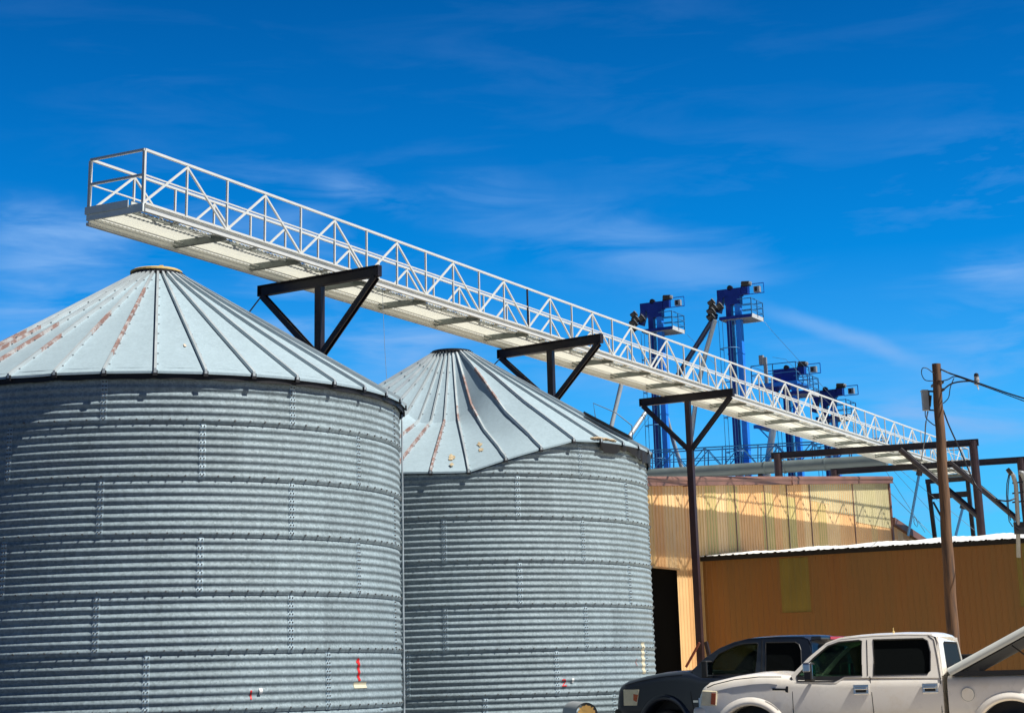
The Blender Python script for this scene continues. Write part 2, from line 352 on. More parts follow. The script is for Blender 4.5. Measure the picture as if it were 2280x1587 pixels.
# ------------------------------------------------------------------ ground
g = MB(); g.add([(-3000, -3000, 0), (3000, -3000, 0), (3000, 3000, 0), (-3000, 3000, 0)], [(0, 1, 2, 3)])
tag(g.build('ground', MT['ground']), None, None, kind='structure')
g = MB(); g.add([(3.4, 4, .004), (60, 4, .004), (60, 76, .004), (3.4, 76, .004)], [(0, 1, 2, 3)])
tag(g.build('bounce_sheet', MT['bounce_sheet']), None, None, kind='structure')  # added pale sheet, out of view, bouncing light onto the trucks

# ------------------------------------------------------------------ grain bins
RB, RH, PITCHC = 4.093, .8128, .8128/7
def wall_r(z, base):
    k = (z-base)/RH; fr = k-math.floor(k+1e-9)
    off = .012*(1-fr)
    c = math.cos(2*PI*((z-base)-.052)/PITCHC)
    return RB+off+.0095*c
def make_bin(center, a, base, rib0, bolt0, seams, label, dent=None, rusty=None, lid=True):
    cx, cy = center
    th = thing('grain_bin', (cx, cy, 0), label, 'grain bin')
    top = base+7*RH
    def hug(t, r):
        return r*(1-.0125*min(1, drop(t, 4.2)/.3)) if dent and r > 3.9 else r
    def P(t, r, z):   # t in degrees, 0 = towards the camera, positive to the right
        tt = math.radians(t)-a; return V(cx+r*math.sin(tt), cy-r*math.cos(tt), z)
    r0, z0, r1, z1 = .38, base+7.93, 4.205, base+5.62
    def rz_(t, r):
        return z0+(z1-z0)*(r-r0)/(r1-r0)-drop(t, r)
    rn = [.38, 1.0, 1.6, 2.6, 4.205]
    def drop(t, r):
        if dent is None: return 0
        ts = [d[0] for d in dent]
        t = (t+180) % 360-180
        if t <= ts[0] or t >= ts[-1]: return 0
        vals = [np.interp(r, rn, d[1]) for d in dent]
        return float(np.interp(t, ts, vals))
    # wall rings
    n = 216; P_ = []
    angs = np.radians(np.linspace(-180, 180, n, endpoint=False))-a
    sn_, cs_ = np.sin(angs), np.cos(angs)
    zs = []
    for k in range(7):
        for j in range(57):
            zs.append((base+k*RH+RH*j/56, k, j/56))
    rr = [RB+.012*(1-fr)+.0105*math.cos(2*PI*(fr*RH-.052)/PITCHC) for z, k, fr in zs]
    for (z, k, fr), r in zip(zs, rr):
        P_.append(np.stack([cx+r*sn_, cy-r*cs_, np.full(n, z)], -1))
    w = MB(); w.grid(P_, 0, closed_u=True)
    # ring seam bolts and vertical lap seams with two bolt columns
    dstep = math.degrees(.238125/RB)
    def bolt(t, z, r, s=.013):
        c = P(t, r, z); nrm = unit(P(t, r+1, z)-c); tx = np.cross(UP, nrm); vs = []
        for d in (0, .02):
            for i in range(6): vs.append(c+nrm*d+s*(tx*math.cos(i*PI/3)+UP*math.sin(i*PI/3)))
        w.add(vs, [(i, (i+1) % 6, 6+(i+1) % 6, 6+i) for i in range(6)]+[(6, 7, 8, 9, 10, 11)], 1)
    for k in range(7):
        for i in range(-34, 35):
            t = bolt0+i*dstep
            if -112 < t < 112: bolt(t, base+k*RH+.052, RB+.02)
        for i in range(-5, 6):
            idx = seams[6-k]+12*i; t = bolt0+idx*dstep
            if not -112 < t < 112: continue
            cols = [(-.042), .042]; rows = []
            dz = np.linspace(0, RH, 57)
            for z_ in dz:
                fr = z_/RH; r = RB+.012*(1-fr)+.0105*math.cos(2*PI*(z_-.052)/PITCHC)+.006
                rows.append([P(t+math.degrees(x/RB), r+e, base+k*RH+z_) for x, e in ((-.05, -.006), (-.049, 0), (0, 0), (.05, 0))])
            w.grid(rows, 2)
            for j in range(7):
                for dz_ in (.032, .084):
                    z_ = .052+PITCHC*(j-.5)+dz_
                    if .05 < z_ < RH-.01:
                        fr = z_/RH; r = RB+.012*(1-fr)+.0105*math.cos(2*PI*(z_-.052)/PITCHC)
                        for dx in (-.024, .024): bolt(t+math.degrees(dx/RB), base+k*RH+z_, r, .0115)
    if dent:
        for i, (x, y, z) in enumerate(w.v):
            if z > base+5*RH:
                t = math.degrees(math.atan2(x-cx, -(y-cy))+a); r = math.hypot(x-cx, y-cy); zl = rz_(t, r)-.10
                if z > zl: w.v[i] = (x, y, zl)
    ow = w.build('wall', [MT['wall'], MT['bolt'], MT['roof']], th, smooth=True); auto(ow, 50)
    ft = MB(); ft.lathe((cx, cy, 0), [(RB+.25, 0), (RB+.25, base-.02), (RB+.19, base), (RB-.2, base)], 72); ft.build('foundation', MT['conc'], th)
    # roof
    rz = rz_
    rb = MB(); rs = np.concatenate([np.linspace(.38, 1.6, 7), np.linspace(1.85, r1, 10)])
    for i in range(36):
        ta, tb = rib0+10*i, rib0+10*(i+1); G = []
        rnd = random.Random(i+int(base*1000)); wav = rnd.uniform(-.006, .006)
        for r in rs:
            row = []
            for u in (0, .25, .5, .75, 1):
                t = ta+(tb-ta)*u; A, B = P(ta, hug(ta, r), 0), P(tb, hug(tb, r), 0); p = A+(B-A)*u; sag = .012*math.sin(PI*u)*math.sin(PI*(r-.3)/4)+wav*math.sin(PI*u)*math.sin(r*2.2+i)
                z = rz(ta, r)*(1-u)+rz(tb, r)*u-sag; p[2] = z; row.append(p)
            G.append(row)
        lip = [p-V(0, 0, .035) for p in G[-1]]; G.append(lip)
        rb.grid(G, 0)
    rf = rb.build('roof', [MT['roof']], th, smooth=True); auto(rf, 12)
    # standing ribs
    nrust = 0
    for i in range(36):
        t = rib0+10*i; tn = (t+180) % 360-180
        if abs(tn) > 125: continue
        m = MB(); pts = [P(t, hug(t, r), rz(t, r)) for r in rs]+[P(t, hug(t, r1+.025), rz(t, r1)-.02)]
        side = unit(P(t+90, 1, 0)-V(cx, cy, 0)); hw, hh = .022, .058
        Gl = []
        for p in pts:
            jig = 0
            Gl.append([p-side*hw-UP*.01, p-side*hw*.8+UP*hh, p+side*hw*.8+UP*hh, p+side*hw-UP*.01])
        sp_ = rusty(tn); rr_ = list(rs)+[r1+.03]
        for q in range(len(Gl)-1):
            ru = sp_ is not None and sp_[0] <= (rr_[q]+rr_[q+1])/2 <= sp_[1]
            m.grid(Gl[q:q+2], 2 if ru else 0)
        e = Gl[-1]; m.add(e, [(0, 1, 2, 3)], 0)
        L = len(rs)
        for r in np.arange(.75, r1, .36):
            c = P(t, r, rz(t, r)+hh); m.box(c+side*.03-UP*.048, side*.009, V(.009, 0, 0), UP*.009, 1)
        # dark foot clip at eave
        c = P(t, hug(t, r1+.01), rz(t, r1)-.03); m.box(c, side*.035, unit(P(t, 2, 0)-P(t, 1, 0))*.014, UP*.04, 3)
        m.build('roof_rib', [MT['rib'], MT['zinc'], MT['ribrust'], MT['collar']], th)
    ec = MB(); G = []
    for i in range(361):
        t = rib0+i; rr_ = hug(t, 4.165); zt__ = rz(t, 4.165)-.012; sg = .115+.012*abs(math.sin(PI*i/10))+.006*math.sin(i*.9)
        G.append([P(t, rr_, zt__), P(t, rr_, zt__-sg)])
    if not dent: ec.grid(G); ec.build('eave_shade_ring', MT['collar'], th)  # black ring painted in for the deep shade below the overhang
    # cap
    cp = MB(); cp.lathe((cx, cy, 0), [(.40, z0-.03), (.43, z0+.0), (.43, z0+.05), (.37, z0+.055), (.37, z0-.15)], 36)
    for i in range(36):
        c = P(rib0+10*i, .45, z0-.01); cp.box(c, V(.02, 0, 0), V(0, .02, 0), UP*.03)
    cp.build('roof_collar', MT['collar'], th)
    if lid:
        ld = MB(); ld.lathe((cx-.03, cy, 0), [(.30, z0+.052), (.44, z0+.058), (.44, z0+.085), (.40, z0+.105), (.2, z0+.115), (.03, z0+.12)], 30)
        ld.box(V(cx+.1, cy-.2, z0+.125), V(.03, 0, 0), V(0, .06, 0), UP*.02)
        ld.build('roof_lid', MT['lid'], th, smooth=False)
    return th, P, rz, top
def ribbon(mb, P, pts, w, base, t_c, lift=.006):
    # painted mark: a stroke in (s, z) that follows the corrugation
    out = []
    for (s0, zz0), (s1, zz1) in zip(pts[:-1], pts[1:]):
        L = math.hypot(s1-s0, zz1-zz0); n = max(2, int(L/.012)); d = ((s1-s0)/L, (zz1-zz0)/L); nx_ = (-d[1], d[0]); rows = []
        for k in range(-1, n+2):
            f = min(max(k/n, -.0), 1.0) if 0 <= k <= n else (k/n)
            s_, z_ = s0+(s1-s0)*f, zz0+(zz1-zz0)*f
            row = []
            for e in (-w/2, -w/4, 0, w/4, w/2):
                ss, zz = s_+nx_[0]*e, z_+nx_[1]*e
                k_ = (zz-base)/RH; fr = k_-math.floor(k_)
                r = RB+.012*(1-fr)+.0105*math.cos(2*PI*(fr*RH-.052)/PITCHC)+lift
                row.append(P(t_c+math.degrees(ss/RB), r, zz))
            rows.append(row)
        mb.grid(rows)
def bin_angle(px, py, center, a):
    # azimuth and height of the wall point seen at a pixel
    d = ray(px, py); ox, oy = EYE[0]-center[0], EYE[1]-center[1]
    A = d[0]**2+d[1]**2; B = 2*(ox*d[0]+oy*d[1]); Cc = ox*ox+oy*oy-(RB+.015)**2
    k = (-B-math.sqrt(max(B*B-4*A*Cc, 0)))/(2*A); p = EYE+d*k
    tt = math.atan2(p[0]-center[0], -(p[1]-center[1])); return math.degrees(tt+a), p[2]
c1, a1, base1 = (-6.1028, 30.5769), -.197, 1.975-2*RH
bin1, P1, rz1, top1 = make_bin(c1, a1, base1, 0.0, -10.07, [0, 6, 0, 6, 0, 3, 9],
    'grain bin with intact cone roof and tan lid, below the near bridge end', rusty=lambda t: {-10: (1.15, 3.75), -20: (2.2, 2.9), -30: (2.8, 3.5)}.get(round(t), (2.3, 4.0) if t < -35 else None))
c2, a2, base2 = (-1.417, 39.2344), -.0361, 2.023-2*RH
dent = [(-75, [0, 0, 0, 0, 0]), (-46, [0, .3, .5, .45, .35]), (-26, [0, .50, .92, .80, .60]), (-16, [0, .52, .95, .83, .64]), (-6, [0, .52, .95, .84, .66]), (4, [0, .5, .90, .80, .66]),
        (14, [0, .30, .62, .66, .43]), (24, [0, .02, .10, .28, .22]), (34, [0, 0, .0, .05, .03]), (44, [0, 0, 0, 0, 0])]
bin2, P2, rz2, top2 = make_bin(c2, a2, base2, 4.0, -12.72, [3, 9, 3, 9, 3, 0, 6],
    'corrugated grain bin with crumpled, caved-in cone roof, behind the two pickups', dent=dent, rusty=lambda t: (1.9, 4.1) if t < -10 else {-6: (1.6, 4.3), 4: (1.4, 1.9), 14: (1.0, 2.2), 24: (1.2, 2.4)}.get(round(t)), lid=False)
# marks on the bins
def mark(bn, P, center, a, base, px, py, pts, w, m, name, lift=.006, label=None):
    t, z = bin_angle(px, py, center, a); b = MB(); ribbon(b, P, [(s, z+zz) for s, zz in pts], w, base, t, lift)
    o = b.build(name, m, bn)
    if label: o['label'] = label
mark(bin1, P1, c1, a1, base1, 799, 1491, [(-.028, .105), (.012, .155), (.0, .09), (.012, .03), (.004, -.04), (.012, -.145)], .062, MT['redp'], 'painted_number')
mark(bin1, P1, c1, a1, base1, 803, 1524, [(-.16, .0), (.16, .0)], .09, MT['patch'], 'faded_patch')
mark(bin1, P1, c1, a1, base1, 559, 1546, [(0, .05), (0, -.05)], .026, MT['redp'], 'painted_number', label='small red number by a white tag')
mark(bin1, P1, c1, a1, base1, 580, 1538, [(0, .028), (0, -.028)], .05, MT['tagw'], 'paper_tag', .02)
mark(bin2, P2, c2, a2, base2, 1256, 1519, [(-.035, .035), (-.02, .055), (.015, .055), (.032, .03), (.02, .0), (-.035, -.055), (.04, -.055)], .02, MT['redp'], 'painted_number')
mark(bin2, P2, c2, a2, base2, 1275, 1514, [(0, .025), (0, -.025)], .05, MT['tagw'], 'paper_tag', .02)
mark(bin2, P2, c2, a2, base2, 1433, 1465, [(0, .30), (.0, -.28)], .17, MT['patch'], 'faded_patch')
mark(bin2, P2, c2, a2, base2, 1418, 1473, [(0, .05), (-.02, -.0), (0, -.06)], .03, mat('faded_red', (.30, .14, .13), .7), 'painted_number', label='faded red scribble by a pale patch')
# conduit on the right flank of bin 1
cb = MB(); pts = []
for i in range(40):
    z = .2+i*(top1-.4)/39; t, _ = 80.5+.25*math.sin(i*1.1)+(.35*math.sin(i*2.3) if z < 2.2 else 0), 0
    pts.append(P1(t, RB+.05, z))
cb.path(pts, .016, 6); cb.build('conduit', MT['pipe'], bin1, smooth=True)
# rust spots, screws on the crumpled roof
def roofpatch(bn, P, rz, t, r, s, m, name):
    b = MB(); rnd = random.Random(int(t*10+r*100)); vs = [P(t, r, rz(t, r)+.008)]
    n = 14
    for i in range(n):
        th_ = 2*PI*i/n; q = s*(.5+.6*rnd.random()); tt = t+math.degrees(q*math.cos(th_)*.45/r); r_ = r+q*math.sin(th_)
        vs.append(P(tt, r_, rz(tt, r_)+.006))
    b.add(vs, [(0, 1+i, 1+(i+1) % n) for i in range(n)]); b.build(name, m, bn)
rt = mat('tan_stain', (.40, .32, .20), .7, 0, .5, 25)
for (t, r, s) in ((-.5, 3.55, .16), (-.5, 3.9, .10), (9.5, 3.2, .13), (9, 3.45, .11)): roofpatch(bin2, P2, rz2, t, r, s, rt, 'rust_stain')
for (t, r, s) in ((7.5, 3.3, .06),): roofpatch(bin1, P1, rz1, t, r, s, mat('pale_stain', (.55, .46, .36), .7), 'rust_stain')
b = MB(); rnd = random.Random(5)
for i in range(9):
    t = 42+i*1.1; b.sphere(P2(t, 4.15, rz2(t, 4.15)+.0+.02*rnd.random()), .05+.04*rnd.random(), 8, (1, 1, .35))
b.build('rust_crust', mat('orange_crust', (.50, .40, .27), .9, 0, .3, 20), bin2)
# torn, hanging eave flashing on the right of bin 2
b = MB(); G = []
for i in range(30):
    t = 44+i*1.9; dz = .10+.07*abs(math.sin(i*1.3))+.05*math.sin(i*.7)+(.12 if i > 12 else 0)
    G.append([P2(t, 4.20, rz2(t, 4.2)-.036), P2(t, 4.17, rz2(t, 4.2)-.036-dz)])
b.grid(G); b.build('torn_flashing', MT['collar'], bin2)
b = MB(); p = P2(63, 3.6, rz2(63, 3.6)+.1); q = P2(74, 3.95, rz2(74, 3.95)+.12); b.beam(P2(62, 3.1, rz2(62, 3.1)+.09), P2(66, 4.0, rz2(66, 4.0)+.09), .45, .04); b.build('roof_hatch', MT['collar'], bin2)
def loop_rail(bn, P, rz, t, r, name):
    b = MB(); A = P(t, r, rz(t, r)); B_ = P(t, r+.75, rz(t, r+.75)); b.path([A, A+V(-.05, 0, .42), (A+B_)/2+V(.05, 0, .42), B_+V(.0, 0, .36), B_], .012, 5); b.build(name, MT['wire'], bn)
loop_rail(bin2, P2, rz2, 78, 3.1, 'grab_rail'); loop_rail(bin2, P2, rz2, -66, 2.7, 'grab_rail')

# ------------------------------------------------------------------ conveyor bridge (catwalk truss)
S = 1.524; NB = 46; WD = 1.55
K0 = V(-8.201, 39.211, 0); ZT, ZD, ZB = 13.11, 11.86, 11.60
def K(n_, w_, z): p = K0+DA*S*n_+DB*w_; return V(p[0], p[1], z)
br = thing('conveyor_bridge', K(0, .77, 0), 'long white truss bridge with railings and cream underside high above the bins', 'bridge')
W_ = MT['white']
for side, w0 in (('near', 0), ('far', WD)):
    sgn = -1 if side == 'near' else 1
    m = MB()
    # channel: recessed web, flanges
    zb_ = ZB+.08 if side == 'near' else ZB-.02
    m.box(K(NB/2, w0, (ZD+zb_)/2), DA*S*NB/2, DB*.012, UP*(ZD-zb_)/2)
    m.box(K(NB/2, w0+sgn*.04, zb_+.035), DA*S*NB/2, DB*.03, UP*.036)
    m.box(K(NB/2, w0+sgn*.045, ZD-.012), DA*S*NB/2, DB*.04, UP*.012)
    m.build('side_beam', W_, br)
    m = MB(); m.beam(K(0, w0, ZT), K(NB, w0, ZT), .056, .056)
    rail = m.build('railing', W_, br)
    m = MB(); m.beam(K(0, w0, 12.53), K(NB, w0, 12.53), .032, .032); m.build('mid_rail', W_, rail)
    for i in range(NB+1):
        m = MB(); m.beam(K(i, w0, ZD), K(i, w0, ZT-.03), .044 if i else .065, .044 if i else .065); 
        m.build('post', MT['maroon'] if i in (12,) and side == 'near' else W_, rail)
    for i in range(NB):
        a_, b_ = (i, i+1) if i % 2 == 0 else (i+1, i)
        m = MB(); m.beam(K(a_, w0, ZD+.02), K(b_, w0, ZT-.06), .042, .046); m.build('brace', W_, rail)
for e in (0, NB):
    m = MB()
    for z in (ZT, 12.53): m.beam(K(e, 0, z), K(e, WD, z), .055, .055)
    m.build('end_rail', W_, br)
m = MB(); m.box(K(-.01, WD/2, ZD-.085), DB*(WD/2+.03), DA*.03, UP*.095)
m.box(K(-.05, WD*.63, ZD+.04), DB*(WD*.40), DA*.012, UP*.085)
m.build('end_beam', MT['zinc2'], br)
m = MB(); m.box(K(.6, WD*.23, ZD+.06), DA*.9, DB*.012, UP*.065); m.build('toe_board', W_, br)
# deck: ribbed cream sheet on the far part, bars (open grating) on the near strip
dk = MB(); rows = [[], []]
for i in range(int(S*NB/.15)):
    for f, h in ((0, 0), (.45, 0), (.55, .012), (.9, .012)):
        n_ = min((i+f)*.15/S, NB); 
        for q, w_ in enumerate((.42, WD-.03)): rows[q].append(K(n_, w_, ZD-.05+h))
dk.grid(rows); dk.build('deck', MT['cream'], br)
gr = MB()
for i in range(int(S*NB/.04)):
    c_ = K((i+.5)*.04/S, .21, ZD-.03); gr.add([c_-DB*.2-DA*.010-UP*.012, c_+DB*.2-DA*.010-UP*.012, c_+DB*.2+DA*.010+UP*.012, c_-DB*.2+DA*.010+UP*.012], [(0, 1, 2, 3)])
gr.build('grating', MT['grate'], br)
m = MB(); [m.box(on_ + V(0, 0, .04), DA*.1, DB*.08, UP*.042) for on_ in (K(5.3, 0, ZB), K(13.6, 0, ZB), K(21.6, 0, ZB))]; m.build('bearing_pad', MT['navy'], br)
st_ = MB()
for k, (w_, z_) in enumerate(((WD-.05, ZB+.02), (WD-.17, ZB+.07), (WD-.29, ZB+.12))):
    st_.box(K(NB/2, w_, z_), DA*S*NB/2, DB*.014, UP*.012)
st_.build('stringer', W_, br)
m = MB(); m.box(K(NB/2, .42, ZB+.15), DA*S*NB/2, DB*.02, UP*.025); m.build('stringer', MT['grayst'], br)
for i in range(2, NB+1, 2):
    m = MB(); m.box(K(i, WD/2, ZB+.13), DB*(WD/2-.02), DA*.035, UP*.075); m.box(K(i, WD/2, ZB+.052), DB*(WD/2-.02), DA*.06, UP*.01); m.build('cross_beam', MT['grayst'], br)
    m = MB(); m.beam(K(i-1, .03, ZB+.17), K(i-1, .42, ZB+.17), .05, .05)
    m.path([K(i-1, .42, ZB+.10), K(i-.85, .3, ZB+.07), K(i-.5, .22, ZB+.08), K(i-.15, .04, ZB+.1)], .01, 5)
    m.path([K(i-1+.1, .40, ZB+.10), K(i-.6, .38, ZB+.07), K(i-.2, .3, ZB+.1)], .01, 5); m.build('hanger', MT['white'], br)
# walkway support frames
def support(ax, bx, px, yj, name_label, colr, group):
    A = at_z(ax[0], ax[1], ZB); B_ = at_z(bx[0], bx[1], ZB); d = unit(V(*(B_-A)[:2], 0)); A[2] = B_[2] = ZB
    nn = V(-d[1], d[0], 0)
    top = on_plane(px[0], px[1], A, nn); c = A+d*((top-A)@d)
    j = on_plane(yj[0], yj[1], A, nn)[2]
    th = thing('bridge_support', (c[0], c[1], 0), name_label, 'support frame', group)
    m = MB(); m.ibeam(A+V(0, 0, -.145), B_+V(0, 0, -.145), .16, .285, .03)
    for p in (A, B_): m.box(p+V(0, 0, -.145), d*.012, nn*.08, UP*.142)
    m.build('top_beam', MT['navy'], th)
    m = MB(); m.beam(V(c[0], c[1], 0), V(c[0], c[1], j), .225, .225, DA); m.beam(V(c[0], c[1], j), V(c[0], c[1], ZB-.29), .19, .19, DA); m.build('column', colr, th)
    for p, s_ in ((A, 1), (B_, -1)):
        m = MB(); m.ibeam(p+d*s_*.12+V(0, 0, -.29), V(c[0], c[1], j-.0)-d*s_*.06, .15, .17, .03, nn); m.build('brace', MT['navy'], th)
    return th, A, B_, d, nn, c
gS = 'black Y-shaped supports under the bridge'
s1 = support((578, 637), (845, 590), (712, 612), (716, 792), 'black Y-shaped bridge support rising behind the intact bin', MT['navy'], gS)
s2 = support((1110, 779), (1339, 742.5), (1225, 762), (1235, 895), 'black Y-shaped bridge support rising behind the crumpled bin', MT['navy'], gS)
s3 = support((1425.4, 888), (1632.4, 864.4), (1530, 877), (1541, 1000), 'black Y-shaped bridge support on a tall brown post before the tan building', MT['maroon'], gS)
for (s_, px0, px1) in ((s1, (580, 662), (555, 695)), (s2, (1112, 800), (1096, 816))):
    m = MB(); m.tube(on_plane(*px0, s_[1], s_[4]), on_plane(*px1, s_[1], s_[4]), .02, 6); m.build('anchor_rod', MT['wire'], s_[0])
m = MB(); A, nn = s3[1], s3[4]
m.beam(on_plane(1566, 1430, A, nn)+nn*-.3, on_plane(1536, 1484, A, nn)+nn*-.3, .07, .07); m.build('base_strut', MT['redrod'], s3[0])
m = MB(); m.beam(on_plane(1580, 1428, A, nn)+nn*-.3, on_plane(1590, 1470, A, nn)+nn*-.3, .12, .12); m.build('base_strut', MT['navy'], s3[0])

# wide pipe gantries further along
def gantry(px, legs, diag, label, drop=0):
    A = at_z(*px[0], ZB-drop); B_ = at_z(*px[1], ZB-drop); d = unit(V(*(B_-A)[:2], 0)); nn = V(-d[1], d[0], 0); B_ = on_plane(px[1][0], px[1][1], A, nn)
    th = thing('pipe_gantry', ((A+B_)/2)*V(1, 1, 0), label, 'gantry', 'dark steel gantries over the shed roof')
    m = MB(); m.ibeam(A-UP*.15, B_-UP*.15, .22, .30, .04); m.box((A+B_)/2-UP*.15, (B_-A)/2, nn*.05, UP*.12); m.build('top_beam', MT['navy'], th)
    for i, (lx, ly) in enumerate(legs):
        p = on_plane(lx, ly, A, nn); m = MB(); m.tube(V(p[0], p[1], 0), V(p[0], p[1], p[2]), .19, 14); m.build('leg', MT['maroon'], th, smooth=False)
    for (p, q, r) in diag:
        m = MB(); m.tube(on_plane(*p, A, nn), on_plane(*q, A, nn), r, 10); m.build('brace', MT['navy'], th)
    return th, A, nn
gA = gantry([(1717, 1008), (2178, 977)], [(1731, 1010), (2166, 981)], [((2005, 1000), (2180, 1150), .15)], 'dark gantry with long beam under the bridge, directly left of the wooden pole top')
gB = gantry([(1850, 1044), (2300, 1015)], [(1857, 1046), (2272, 1020)], [((2115, 1028), (2268, 1158), .15)], 'dark gantry whose beam runs to the right edge, behind the first gantry')
# far end frame
A = at_z(2061, 1067, ZB); B_ = at_z(2155, 1060, ZB); d = unit(V(*(B_-A)[:2], 0)); nn = V(-d[1], d[0], 0)
ef = thing('end_frame', ((A+B_)/2)*V(1, 1, 0), 'small two-legged dark frame under the far end of the bridge', 'support frame')
m = MB(); m.beam(A-UP*.12, B_-UP*.12, .22, .24); m.build('top_beam', MT['navy'], ef)
for p, q in (((2066, 1071), (2081, 1192)), ((2154, 1064), (2167, 1190))):
    a_ = on_plane(*p, A, nn); b_ = on_plane(*q, A, nn); e = a_+(b_-a_)*(a_[2]/(a_[2]-b_[2])); m = MB(); m.beam(a_, e, .2, .2, DA); m.build('leg', MT['navy'], ef)
m = MB(); m.beam(on_plane(2073, 1105, A, nn), on_plane(2157, 1099, A, nn), .14, .3); m.build('cross_bar', MT['navy'], ef)
m = MB(); m.tube(on_plane(2078, 1117, A, nn), on_plane(2096, 1150, A, nn), .06, 6); m.build('brace', MT['navy'], ef)

# ------------------------------------------------------------------ tan building
PW = at_depth(1700, 1100, 82.8); WA = V(math.cos(1.069), math.sin(1.069), 0); WB = V(-WA[1], WA[0], 0)
def wp(x, y): return on_plane(x, y, PW, WB)
UO = wp(1442, 1065)
def wu(p): return (p-UO)@WA
def Wd(u, z, out=0): p = UO+WA*u-WB*out; return V(p[0], p[1], z)    # out: towards the sun side
zL = wp(1442, 1065)[2]; uR = wu(wp(1976, 1063)); zR = wp(1976, 1063)[2]
ztop = lambda u: zL+(zR-zL)*u/uR
uD1 = wu(wp(1507, 1268)); zD = wp(1500, 1268)[2]
tb = thing('grain_warehouse', Wd(uR/2, 0), 'big tan metal building with brown roof trim, crossed by the bridge shadow', 'warehouse')
def cladding(u0, u1, z0f, z1f, name, m, parent, out=0, org=None, pitch=.305, dep=.03):
    mb = MB(); rows0, rows1 = [], []; u = u0
    prof = [(0, 0), (.40, 0), (.47, 1), (.60, 1), (.67, 0)]
    us = []
    k = 0
    while u < u1:
        for f, h in prof:
            uu = u+f*pitch
            if uu < u1: us.append((uu, h*dep))
        u += pitch
    us.append((u1, 0))
    f = org or Wd
    mb.grid([[f(u_, z0f(u_), out+h) for u_, h in us], [f(u_, z1f(u_), out+h) for u_, h in us]])
    return mb.build(name, m, parent)
top_ = lambda u: ztop(u)-.05
cladding(uD1, uR, lambda u: 0, top_, 'wall', MT['tan'], tb)
cladding(-3.2, uD1, lambda u: zD, top_, 'wall', MT['tan'], tb)
cladding(-9, -3.2, lambda u: 0, top_, 'wall', MT['tan'], tb)
# pale replacement sheets, laid over
upA, upB = wu(wp(1797, 1100)), wu(wp(1894, 1100))
zq = lambda x, y: wp(x, y)[2]
cladding(wu(wp(1800, 1100)), wu(wp(1843, 1100)), lambda u: zq(1820, 1117), lambda u: ztop(u)-.3, 'patch_sheet', MT['pale'], tb, .012)
cladding(wu(wp(1843, 1100)), wu(wp(1898, 1100)), lambda u: zq(1870, 1142), lambda u: ztop(u)-.3, 'patch_sheet', MT['pale'], tb, .012)
cladding(wu(wp(1900, 1100)), uR-.1, lambda u: zq(1940, 1168), lambda u: ztop(u)-.3, 'patch_sheet', MT['pale'], tb, .012)
for xa, xb in ((1570, 1597), (1619, 1645), (1697, 1722), (1752, 1772), (1820, 1838)):
    cladding(wu(wp(xa, 1150)), wu(wp(xb, 1150)), lambda u: 5, lambda u: zq(1600, 1075), 'light_sheet', MT['green'], tb, .010)
# vertical trim joints
for x in (1635.5, 1752, 1899, 1701, 1803):
    m = MB(); u = wu(wp(x, 1120)); m.box(Wd(u, (ztop(u)+3)/2, .03), WA*.035, WB*.012, UP*((ztop(u)-3)/2-.2)); m.build('joint_trim', MT['fascia'], tb)
# back/side walls + roof
m = MB(); WDT = 34
c_ = [Wd(-9, 0), Wd(uR, 0), Wd(uR, 0, -WDT), Wd(-9, 0, -WDT)]
def zt(u): return ztop(u)-.06
m.add([c_[1], c_[2], c_[2]+UP*zt(uR), c_[1]+UP*zt(uR)], [(0, 1, 2, 3)]); m.add([c_[0], c_[3], c_[3]+UP*zt(-9), c_[0]+UP*zt(-9)], [(3, 2, 1, 0)]); m.add([c_[2], c_[3], c_[3]+UP*zt(-9), c_[2]+UP*zt(uR)], [(0, 1, 2, 3)])
m.build('wall', MT['tan'], tb)
m = MB(); r_ = [Wd(-9, ztop(-9)), Wd(uR, ztop(uR)), Wd(uR, ztop(uR), -WDT), Wd(-9, ztop(-9), -WDT)]
m.add(r_+[p-UP*.05 for p in r_], [(0, 1, 2, 3), (7, 6, 5, 4), (0, 4, 5, 1), (1, 5, 6, 2), (2, 6, 7, 3), (3, 7, 4, 0)]); m.build('roof', MT['roofw'], tb)
# brown rake trim (half-round gutter-like) with joints
m = MB(); a_, b_ = Wd(-9, ztop(-9)-.15, .13), Wd(uR+.15, ztop(uR)-.15, .13); up_ = unit(np.cross(WB, b_-a_))
m.beam(a_, b_, .22, .30); m.tube(a_+UP*.10-WB*.02, b_+UP*.10-WB*.02, .13, 12)
for x in (1520, 1752): u = wu(wp(x, 1070)); m.box(Wd(u, ztop(u)-.15, .15), WA*.03, WB*.14, UP*.19)
m.build('rake_trim', MT['fascia'], tb)
m = MB(); m.box(Wd(uR, zR/2, .03), WA*.10, WB*.06, UP*(zR/2-.1)); m.build('corner_trim', MT['fascia'], tb)
# door head + header track
m = MB(); m.box(Wd((uD1-3.2)/2, zD+.03, .06), WA*((uD1+3.2)/2+.1), WB*.03, UP*.035); m.build('door_track', MT['tan'], tb)
# interior: closed box, the shade inside painted in as near-black

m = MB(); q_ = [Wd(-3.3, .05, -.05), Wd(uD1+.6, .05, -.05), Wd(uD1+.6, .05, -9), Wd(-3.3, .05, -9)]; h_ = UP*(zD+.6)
m.add(q_+[p+h_ for p in q_], [(0, 3, 2, 1), (4, 5, 6, 7), (1, 2, 6, 5), (2, 3, 7, 6), (3, 0, 4, 7)]); m.build('doorway_room', MT['void'], tb)
